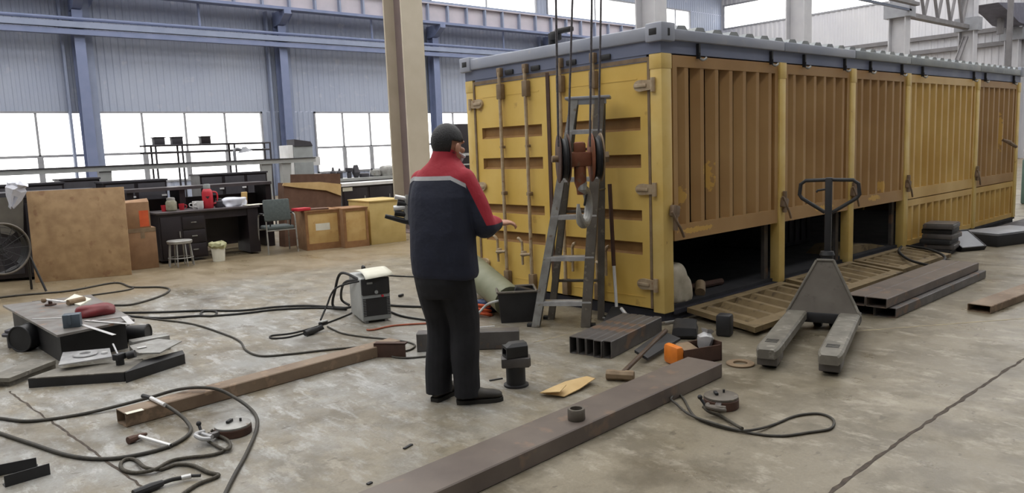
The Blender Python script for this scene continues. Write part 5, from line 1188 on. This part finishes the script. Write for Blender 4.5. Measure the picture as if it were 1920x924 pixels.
# grey machine cabinet under the second column
Yk = 12.2; p0, p1, ptop = PY(545, 330, Yk), PY(590, 330, Yk), PY(565, 274, Yk)
t = root('control_cabinet', 'pale grey control cabinet with a dark hood below the second wall column', 'cabinet', ((p0.x+p1.x)/2, Yk, 0))
b = B(); b.bb((p0.x+.12, Yk, 0), (p1.x, Yk+.5, ptop.z), .01); b.build('body', M_grey, t); b = B(); b.bb((p0.x, Yk+.02, 0), (p0.x+.12, Yk+.5, ptop.z+.03), .01); b.build('side_panel', M_white, t)
b = B(); b.prism([(p0.x+.14, Yk-.02, ptop.z), (p1.x, Yk-.02, ptop.z), (p1.x-.05, Yk-.02, ptop.z+.1), (p0.x+.14, Yk-.02, ptop.z+.16)], (0, .4, 0)); b.build('hood', M_screen, t)
b = B(); b.bb((p1.x, Yk+.1, .9), (p1.x+.22, Yk+.4, 1.2)); b.bb((p1.x, Yk+.1, ptop.z-.45), (p1.x+.22, Yk+.4, ptop.z-.25)); b.build('switch_box', M_white, t)
# long steel bench rail
Yb = 11.0; zt_ = 1.585
pL, pR = PY(0, 322, Yb), PY(592, 300, Yb)
t = root('gantry_rail', 'long pale grey steel rail on tapered posts in front of the windows', 'rail', (pL.x+3, Yb, 0))
b = B(); b.bb((pL.x-1.5, Yb, zt_-.10), (pR.x, Yb+.2, zt_-.015)); b.build('rail_beam', M_ltgrey, t); b = B(); b.bb((pL.x-1.5, Yb-.02, zt_-.015), (pR.x, Yb+.22, zt_)); b.build('top_plate', M_screen, t)
for u in (500, 537, 195, -60):
    q = PY(u, 330, Yb); b = B()
    w0, w1_ = (.14, .07)
    b.prism([(q.x-w1_, Yb+.03, 0), (q.x+w1_, Yb+.03, 0), (q.x+w0, Yb+.03, zt_-.1), (q.x-w0*.5, Yb+.03, zt_-.1)], (0, .12, 0)); b.build('post', M_ltgrey, t)
# rack above with boxes
Ys = 12.0
pa, pc, zr = PY(270, 273, Ys), PY(507, 268, Ys), PY(400, 270, Ys).z
t = root('pipe_rack', 'thin dark pipe rack carrying three small boxes in front of the windows', 'rack', ((pa.x+pc.x)/2, Ys, 0))
z2 = PY(400, 283, Ys).z
for z in (zr, z2):
    b = B(); b.cyl((pa.x, Ys, z), (pc.x, Ys, z), .018, n=8); b.cyl((pa.x, Ys+.3, z), (pc.x, Ys+.3, z), .018, n=8); b.build('shelf_rail', M_screen, t)
b = B(); b.bb((pa.x, Ys, zr-.008), (pa.x+2.3, Ys+.3, zr+.006)); b.build('shelf_board', M_screen, t)
for u in (292, 342, 440, 507):
    q = PY(u, 280, Ys); b = B(); b.cyl((q.x, Ys, 0), (q.x, Ys, zr), .02, n=8); b.cyl((q.x, Ys+.3, 0), (q.x, Ys+.3, zr), .02, n=8); b.build('upright', M_screen, t)
for u, w_, lb in ((298, .2, 'leftmost of three small boxes on the pipe rack'), (332, .2, 'middle of three small boxes on the pipe rack'), (385, .19, 'rightmost of three small boxes on the pipe rack')):
    q = PY(u, 270, Ys+.1); b = B(); b.bb((q.x-w_/2, Ys+.03, zr+.008), (q.x+w_/2, Ys+.2, zr+.17), .006); b.bb((q.x-w_/2-.02, Ys+.02, zr+.15), (q.x+w_/2+.02, Ys+.21, zr+.165)); tag(b.build('small_box', M_screen if u < 370 else M_deskdk, base=(q.x, Ys+.1, zr)), lb, 'box', 'boxes on the pipe rack')
q = PY(440, 298, Yb); t = root('bench_lamp', 'hooded work lamp bent over the long grey rail', 'lamp', (q.x, Yb+.1, zt_)); a = PY(440, 296, Yb+.1); c = PY(455, 282, Yb+.1)
b = B(); b.tube(spline([V((a.x, a.y, zt_)), V((a.x, a.y, a.z+.13)), V((a.x+.06, a.y, c.z+.04)), c], 5), .025, 8); b.build('arm', M_frame, t); b = B(); b.lathe([(.04, .1), (.07, .06), (.15, 0), (.14, 0)], c-V((-.05, 0, .03)), (-.15, 0, 1), n=16); b.build('shade', M_frame, t)
# screens / cabinets below the rail
def screen_row(name, px, Y, label, cat, m=M_screen, npan=2):
    u0, u1, vt, vb = px; p0, p1 = PY(u0, vt, Y), PY(u1, vt, Y); zt2 = p0.z
    t = root(name, label, cat, ((p0.x+p1.x)/2, Y, 0)); wd_ = (p1.x-p0.x)/npan
    b = B(); b.bb((p0.x, Y, 0), (p1.x, Y+.5, zt2-.03)); b.build('body', M_deskdk, t)
    b = B(); b.bb((p0.x-.02, Y-.02, zt2-.03), (p1.x+.02, Y+.52, zt2)); b.build('top', M_screen, t)
    for i in range(npan):
        b = B(); b.bb((p0.x+i*wd_+.03, Y-.015, .1), (p0.x+(i+1)*wd_-.03, Y, zt2-.06), .004); k = b.build('panel', m, t); b = B(); b.bb((p0.x+(i+.8)*wd_, Y-.03, zt2-.3), (p0.x+(i+.8)*wd_+.08, Y-.015, zt2-.27)); b.build('handle', M_white, k)
    return t
screen_row('tool_cabinet', (374, 500, 327, 345), 10.4, 'dark tool cabinet with white labels under the right end of the long rail', 'cabinet', npan=3)
screen_row('low_cabinet', (193, 312, 341, 362), 10.0, 'low dark cabinet behind the cardboard boxes', 'cabinet', npan=2)
screen_row('low_cabinet', (112, 186, 336, 352), 10.8, 'dark low cabinet just behind the top of the plywood board', 'cabinet', npan=1)
screen_row('long_cabinet', (-60, 120, 350, 362), 10.3, 'dark long cabinet at far left behind the fan', 'cabinet', npan=2)
pa, pc = PY(235, 356, 9.3), PY(505, 345, 9.3)
t = root('dark_bench', 'dark bench with a worn grey edge right behind the desk', 'workbench', ((pa.x+pc.x)/2, 9.3, 0)); zz = pa.z
b = B(); b.bb((pa.x, 9.2, zz-.05), (pc.x, 9.8, zz)); b.build('worktop', M_desktop, t)
for xx in (pa.x+.05, (pa.x+pc.x)/2-.35, pc.x-.05):
    b = B(); b.bb((xx-.05, 9.25, 0), (xx+.05, 9.75, zz-.05)); b.build('leg', M_deskdk, t)
b = B(); b.bb((pa.x+.1, 9.7, .1), (pc.x-.1, 9.74, zz-.2)); b.build('back_panel', M_deskdk, t)
b = B(); p = PY(868, 225, 13.2); b.bb((p.x-.2, 13.2, 0), (p.x+.7, 13.9, 2.35), .01); t = root('tall_cabinet', 'tall dark cabinet glimpsed between the man\'s head and the container', 'cabinet', (p.x, 13.2, 0)); b.build('body', M_deskdk, t)
b = B(); b.bb((p.x-.2, 13.18, 1.45), (p.x+.7, 13.2, 1.52)); b.bb((p.x-.2, 13.18, 1.18), (p.x+.7, 13.2, 1.22)); b.build('shelf_edge', M_ltgrey, t)

# ================================================================== THE MAN
MB_ = G(869, 752); MF = V((.93, .37, 0)).normalized()
MX = Matrix.Translation(MB_) @ Matrix.Rotation(math.atan2(MF.y, MF.x)-PI/2, 4, 'Z')
man = root('person', 'standing man in a red and navy work jacket and black trousers, seen from behind', 'person', MB_, math.atan2(MF.y, MF.x)-PI/2)
def ell(c, rx, ry, n=28, yaw=0.0, tx=0, ty=0):
    c = V(c); o = []
    for j in range(n):
        a = 2*PI*j/n; x, y = rx*math.copysign(abs(math.cos(a))**.85, math.cos(a)), ry*math.copysign(abs(math.sin(a))**.85, math.sin(a)); x, y = x*math.cos(yaw)-y*math.sin(yaw), x*math.sin(yaw)+y*math.cos(yaw); o.append(c+V((x, y, tx*x+ty*y)))
    return o
def limb(b, pts, rad, n=16, end=True):
    P = spline(pts, 6); k = len(pts)-1; R = []
    for i in range(len(P)):
        t_ = i/(len(P)-1)*k; j = min(int(t_), k-1); R.append(rad[j]+(rad[j+1]-rad[j])*(t_-j))
    b.tube(P, 0, n, radii=R); b.ball(P[0], R[0])
    if end: b.ball(P[-1], R[-1])
def fused(b, name, m, parent, vox, smooth=6, disp=None):
    me = bpy.data.meshes.new(name+'_raw'); bmesh.ops.recalc_face_normals(b.bm, faces=b.bm.faces); b.bm.to_mesh(me); b.bm.free()
    o = bpy.data.objects.new(name+'_raw', me); C.objects.link(o)
    r = o.modifiers.new('r', 'REMESH'); r.mode = 'VOXEL'; r.voxel_size = vox
    s = o.modifiers.new('s', 'SMOOTH'); s.iterations = smooth; s.factor = .5
    dg = bpy.context.evaluated_depsgraph_get(); ev = o.evaluated_get(dg); me2 = bpy.data.meshes.new_from_object(ev, depsgraph=dg)
    bpy.data.objects.remove(o); bpy.data.meshes.remove(me); me2.name = name
    me2.materials.clear(); me2.materials.append(m); me2.polygons.foreach_set('use_smooth', [True]*len(me2.polygons))
    if disp: disp(me2)
    o2 = bpy.data.objects.new(name, me2); C.objects.link(o2); o2.parent = parent; WM[o2.name] = WM[parent.name]; return o2
HIP = V((-.085, -.02, .86))
LK, RK = V((-.17, .03, .47)), V((.02, .04, .47))
LA, RA = V((-.165, -.02, .085)), V((.035, -.02, .085))
LT, RT = V((-.155, .15, .03)), V((.17, .075, .03))
SHL, SHR = V((-.248, .0, 1.42)), V((.105, .01, 1.42))
ELL, ELR = V((-.285, .05, 1.14)), V((.175, .06, 1.135))
WRL, WRR = V((-.22, .28, 1.12)), V((.16, .26, 1.125))
HD = V((-.05, .05, 1.635)); HYAW = -.30
# body: one continuous surface
b = B()
limb(b, [HIP+V((-.09, 0, 0)), LK, LA], [.085, .055, .042]); limb(b, [HIP+V((.09, 0, 0)), RK, RA], [.085, .055, .042])
limb(b, [LA, LA.lerp(LT, .6)+V((0, 0, -.03)), LT+V((0, 0, .01))], [.034, .024, .018]); limb(b, [RA, RA.lerp(RT, .6)+V((0, 0, -.035)), RT+V((0, 0, .005))], [.034, .024, .018])
b.rings([ell(HIP+V((0, 0, z)), rx, ry) for z, rx, ry in ((-.1, .10, .08), (0, .16, .11), (.15, .15, .1), (.35, .16, .1), (.52, .16, .09), (.6, .08, .06))])
limb(b, [V((-.07, .0, 1.40)), V((-.065, .02, 1.53)), HD+V((0, -.01, -.03))], [.07, .06, .06])
limb(b, [SHL+V((.05, 0, -.03)), ELL, WRL], [.04, .036, .029]); limb(b, [SHR+V((-.05, 0, -.03)), ELR, WRR], [.04, .036, .029])
RZ = Matrix.Rotation(HYAW, 3, 'Z') @ Matrix.Rotation(-.16, 3, 'X')
def hp(x, y, z): return HD+RZ @ V((x, y, z))
b.ball(hp(0, -.01, .02), (.078, .098, .105), RZ); b.ball(hp(0, .035, -.045), (.06, .065, .085), RZ); b.ball(hp(0, .06, -.10), (.032, .03, .03), RZ)
b.ball(hp(0, .105, -.02), (.014, .022, .028), RZ); b.ball(hp(0, .088, .035), (.05, .02, .014), RZ); b.ball(hp(0, .092, -.065), (.026, .014, .012), RZ)
for s in (-1, 1):
    b.ball(hp(s*.091, .0, -.02), (.012, .024, .036), RZ @ Matrix.Rotation(s*.35, 3, 'Z')); b.ball(hp(s*.045, .075, -.02), (.025, .02, .02), RZ)
def hand(b, wr, d, palm_n, s):
    d = d.normalized(); nrm = palm_n.normalized(); nrm = (nrm-d*nrm.dot(d)).normalized(); w = d.cross(nrm)*s    # w points to thumb side
    Mh = Matrix((w, d, nrm)).transposed()
    b.ball(wr+d*.05, (.041, .055, .017), Mh)
    for k, (off, ln, cu) in enumerate(((.03, .075, .25), (.010, .085, .3), (-.011, .08, .38), (-.03, .062, .5))):
        p0 = wr+d*.085+w*off; a = p0+d*ln*.45-nrm*.012*cu*2; c = a+(d*math.cos(cu*1.4)-nrm*math.sin(cu*1.4))*ln*.32; e = c+(d*math.cos(cu*2.4)-nrm*math.sin(cu*2.4))*ln*.27
        limb(b, [p0-d*.02, p0, a, c, e], [.0095, .0095, .0088, .0082, .007], 10)
    p0 = wr+d*.02+w*.03; a = p0+(d*.6+w*.7-nrm*.2).normalized()*.045; c = a+(d*.9+w*.35-nrm*.25).normalized()*.032; e = c+(d*.95+w*.1-nrm*.3).normalized()*.025
    limb(b, [p0, a, c, e], [.013, .0115, .010, .0085], 10)
hand(b, WRR, V((.42, .9, .02)), V((.2, -.1, .95)), -1)
hand(b, WRL, V((.35, .8, .05)), V((-.3, .1, .9)), 1)
body = fused(b, 'body', M_skin, man, .0055, 3)
# hair cap
b = B(); t_ = bmesh.new(); bmesh.ops.create_uvsphere(t_, u_segments=40, v_segments=28, radius=1)
mp = {}
for q in t_.verts:
    p = q.co; x, y, z = p.x*.088, -.012+p.y*.108, .025+p.z*.112
    mp[q] = b.bm.verts.new(hp(x, y, z))
for fc in t_.faces:
    c_ = sum((q.co for q in fc.verts), V())/len(fc.verts)
    hairline = .12 if c_.y > .45 else (-.28 if c_.y > .1 else -.97)
    if abs(c_.x) > .75 and c_.y > -.25: hairline = max(hairline, -.02)
    if c_.z > hairline: b.f([mp[q] for q in fc.verts])
t_.free()
loose = [q for q in b.bm.verts if not q.link_faces]; bmesh.ops.delete(b.bm, geom=loose, context='VERTS')
b.bm.transform(WM[man.name].inverted() if False else Matrix.Identity(4))
o = b.build('hair', M_hair, man, local=True, angle=80); md = o.modifiers.new('thick', 'SOLIDIFY'); md.thickness = .012; md.offset = -.6
# mask strap / white mask edge by the cheek
b = B(); limb(b, [hp(.083, .0, -.03), hp(.075, .05, -.05), hp(.045, .098, -.055)], [.004, .006, .012], 8); b.ball(hp(0, .092, -.07), (.042, .024, .032), RZ); o = b.build('face_mask', M_maskp, man, local=True)
# trousers
def wob(amp, fr, seed):
    rnd = random.Random(seed); K = [(V((rnd.uniform(-1, 1), rnd.uniform(-1, 1), rnd.uniform(-.6, .6)))*fr, rnd.uniform(0, 6)) for _ in range(9)]
    def f(me):
        for q, nrm in zip(me.vertices, [V(n_.vector) for n_ in me.vertex_normals]):
            q.co += nrm*amp*sum(math.sin(k.dot(q.co)+ph) for k, ph in K)/3
    return f
b = B()
b.rings([ell(HIP+V((dx, dy, z)), rx, ry) for z, rx, ry, dx, dy in ((-.17, .165, .115, 0, 0), (-.08, .185, .135, 0, 0), (.0, .188, .135, 0, 0), (.12, .18, .125, 0, 0), (.2, .17, .12, 0, 0))])
limb(b, [HIP+V((-.085, 0, -.02)), HIP.lerp(LK, .55)+V((-.035, 0, 0)), LK, LK.lerp(LA, .6)+V((0, -.005, 0)), LA+V((.0, .0, -.045))], [.122, .113, .101, .092, .092], end=False)
limb(b, [HIP+V((.085, 0, -.02)), HIP.lerp(RK, .55)+V((.035, 0, 0)), RK, RK.lerp(RA, .6)+V((0, -.005, 0)), RA+V((.0, .0, -.045))], [.12, .11, .099, .09, .09], end=False)
fused(b, 'trousers', M_trouser, man, .008, 2, wob(.008, 21, 3))
# shoes
for A_, T_ in ((LA, LT), (RA, RT)):
    d = (T_-A_); d.z = 0; d.normalize(); sd = V((d.y, -d.x, 0)); he = A_-d*.06; he.z = 0
    b = B(); R = []
    for x, w_, h_, z0 in ((0, .025, .07, .03), (.015, .036, .095, .02), (.06, .042, .1, .02), (.12, .044, .085, .02), (.18, .05, .065, .02), (.24, .048, .055, .02), (.275, .036, .045, .02), (.29, .02, .03, .022)):
        R.append([he+d*x+sd*(w_*math.cos(2*PI*j/20))+V((0, 0, z0+max(0, h_*.5*(1+math.sin(2*PI*j/20))-.0))) for j in range(20)])
    b.rings(R); s_ = b.build('shoe', M_shoe, man, local=True, angle=70)
    b = B(); R = []
    for x, w_ in ((-.004, .028), (.015, .04), (.07, .044), (.13, .043), (.19, .053), (.245, .05), (.28, .038), (.296, .02)):
        R.append([he+d*x+sd*sx_*w_+V((0, 0, z)) for sx_, z in ((-1, 0), (1, 0), (1, .026), (-1, .026))])
    b.rings(R); b.build('sole', M_sole, s_, local=True)
# jacket material: red yoke and outer sleeves, pale piping, navy body
mj = bpy.data.materials.new('jacket_cloth'); mj.use_nodes = True; nt = mj.node_tree; n = nt.nodes; l = nt.links; bs = n['Principled BSDF']; bs.inputs['Roughness'].default_value = .75
tc = n.new('ShaderNodeTexCoord'); sp_ = n.new('ShaderNodeSeparateXYZ'); l.new(tc.outputs['Object'], sp_.inputs[0])
def mth(op, a, c=None, c2=None):
    x = n.new('ShaderNodeMath'); x.operation = op
    for i, q in enumerate((a, c, c2)):
        if q is None: continue
        if isinstance(q, (int, float)): x.inputs[i].default_value = q
        else: l.new(q, x.inputs[i])
    return x.outputs[0]
sx_ = mth('ADD', mth('MULTIPLY', sp_.outputs[0], .82), mth('MULTIPLY', sp_.outputs[1], .57))      # across the right sleeve
dropR = mth('ADD', mth('MULTIPLY', mth('MAXIMUM', mth('SUBTRACT', sx_, -.02), 0.0), .55), mth('MULTIPLY', mth('MAXIMUM', mth('SUBTRACT', sx_, .07), 0.0), 1.7))
dropL = mth('MULTIPLY', mth('MAXIMUM', mth('SUBTRACT', -.24, sp_.outputs[0]), 0.0), .5)
line = mth('MAXIMUM', mth('SUBTRACT', mth('SUBTRACT', 1.452, dropR), dropL), 1.14)
hgt = mth('SUBTRACT', sp_.outputs[2], line)
def cr(v, a, bb_):
    r = n.new('ShaderNodeMapRange'); r.inputs['From Min'].default_value = a; r.inputs['From Max'].default_value = bb_; l.new(v, r.inputs['Value']); return r.outputs[0]
noj = n.new('ShaderNodeTexNoise'); noj.inputs['Scale'].default_value = 7; l.new(tc.outputs['Object'], noj.inputs['Vector'])
def cmix(f, a, c):
    x = n.new('ShaderNodeMix'); x.data_type = 'RGBA'; l.new(f, x.inputs['Factor'])
    for s_, q in (('A', a), ('B', c)):
        if isinstance(q, tuple): x.inputs[s_].default_value = (*q, 1)
        else: l.new(q, x.inputs[s_])
    return x.outputs['Result']
navy = cmix(noj.outputs['Fac'], lin((22, 26, 42)), lin((31, 37, 58)))
red = cmix(noj.outputs['Fac'], lin((152, 28, 44)), lin((172, 40, 56)))
col = cmix(cr(hgt, -.001, .001), navy, red)
inband = mth('MULTIPLY', mth('MULTIPLY', cr(hgt, -.026, -.024), cr(hgt, .001, -.001)), cr(sx_, .075, .07))
col = cmix(inband, col, lin((176, 176, 178))); l.new(col, bs.inputs['Base Color'])
nb = n.new('ShaderNodeTexNoise'); nb.inputs['Scale'].default_value = 6; nb.inputs['Detail'].default_value = 4; l.new(tc.outputs['Object'], nb.inputs['Vector'])
bp = n.new('ShaderNodeBump'); bp.inputs['Strength'].default_value = .6; bp.inputs['Distance'].default_value = .03; l.new(nb.outputs['Fac'], bp.inputs['Height']); l.new(bp.outputs[0], bs.inputs['Normal'])
b = B()
b.rings([ell((cx, cy, z), rx, ry) for z, cx, cy, rx, ry in ((.815, -.085, -.01, .205, .15), (.84, -.085, -.01, .215, .158), (.95, -.085, -.02, .215, .16), (1.1, -.08, -.02, .215, .158), (1.22, -.078, -.015, .215, .152), (1.32, -.075, -.01, .212, .145), (1.40, -.075, -.005, .195, .13), (1.45, -.073, .0, .178, .118), (1.495, -.07, .008, .142, .106), (1.53, -.066, .014, .104, .094), (1.555, -.065, .018, .082, .084))])
limb(b, [SHL+V((.03, 0, -.005)), SHL.lerp(ELL, .5), ELL, ELL.lerp(WRL, .5), WRL-V((.0, .02, 0))], [.082, .08, .074, .066, .052])
limb(b, [SHR+V((-.03, 0, -.005)), SHR.lerp(ELR, .5), ELR, ELR.lerp(WRR, .5), WRR-V((.0, .02, 0))], [.082, .08, .076, .068, .052])
limb(b, [V((-.073, .0, 1.46)), V((-.068, .012, 1.54)), V((-.062, .02, 1.59))], [.10, .086, .075])
fused(b, 'jacket', mj, man, .0075, 5, wob(.009, 17, 8))
# tool held in the left hand
t = root('power_tool', 'silver and black hand tool held at the left side of the man', 'tool', MX @ V((-.4, .28, 1.08)))
def mw(x, y, z): return MX @ V((x, y, z))
h0 = PY(722, 405, mw(-.4, .2, 1).y); 
c0 = PX(757, 412, h0.x+.12); 
wl = mw(-.30, .30, 1.13)
def toward(u, v, ref):      # point on the sight line nearest to ref
    d = ray(u, v).normalized(); return CAM+d*((ref-CAM).dot(d))
a = toward(722, 405, wl); c = toward(758, 414, wl); e = toward(800, 422, wl)
b = B(); b.tube([a, c, e], .02, 12, radii=[.014, .02, .02]); b.build('handle', M_black, t)
for (u, v, u2, v2, r_, m_) in ((740, 369, 762, 373, .016, M_chrome), (745, 380, 765, 384, .022, M_black), (738, 391, 762, 388, .02, M_chrome), (740, 399, 762, 402, .02, M_black)):
    b = B(); b.tube([toward(u, v, wl), toward(u2, v2, wl)], r_, 12); b.build('fitting', m_, t)
b = B(); b.tube([toward(766, 366, wl), toward(762, 388, wl), toward(764, 412, wl)], .022, 12); b.build('tool_body', M_alu, t)

# ================================================================== LIGHT
w = bpy.data.worlds.new('sky'); S.world = w; w.use_nodes = True
nt = w.node_tree; n = nt.nodes; l = nt.links; bg = n['Background']
tc = n.new('ShaderNodeTexCoord'); sp_ = n.new('ShaderNodeSeparateXYZ'); l.new(tc.outputs['Generated'], sp_.inputs[0])
mr = n.new('ShaderNodeMapRange'); mr.inputs['From Min'].default_value = -.6; mr.inputs['From Max'].default_value = .7; mr.inputs['To Min'].default_value = 3.7; mr.inputs['To Max'].default_value = 3.7
l.new(sp_.outputs['Y'], mr.inputs['Value']); l.new(mr.outputs[0], bg.inputs['Strength'])
bg.inputs['Color'].default_value = (1.0, .99, .975, 1)
S.view_settings.view_transform = 'Standard'; S.view_settings.look = 'None'; S.view_settings.exposure = 0.0; S.view_settings.gamma = 1; S.view_settings.use_curve_mapping = False
S.cycles.use_denoising = True; S.cycles.max_bounces = 6; S.cycles.transparent_max_bounces = 8
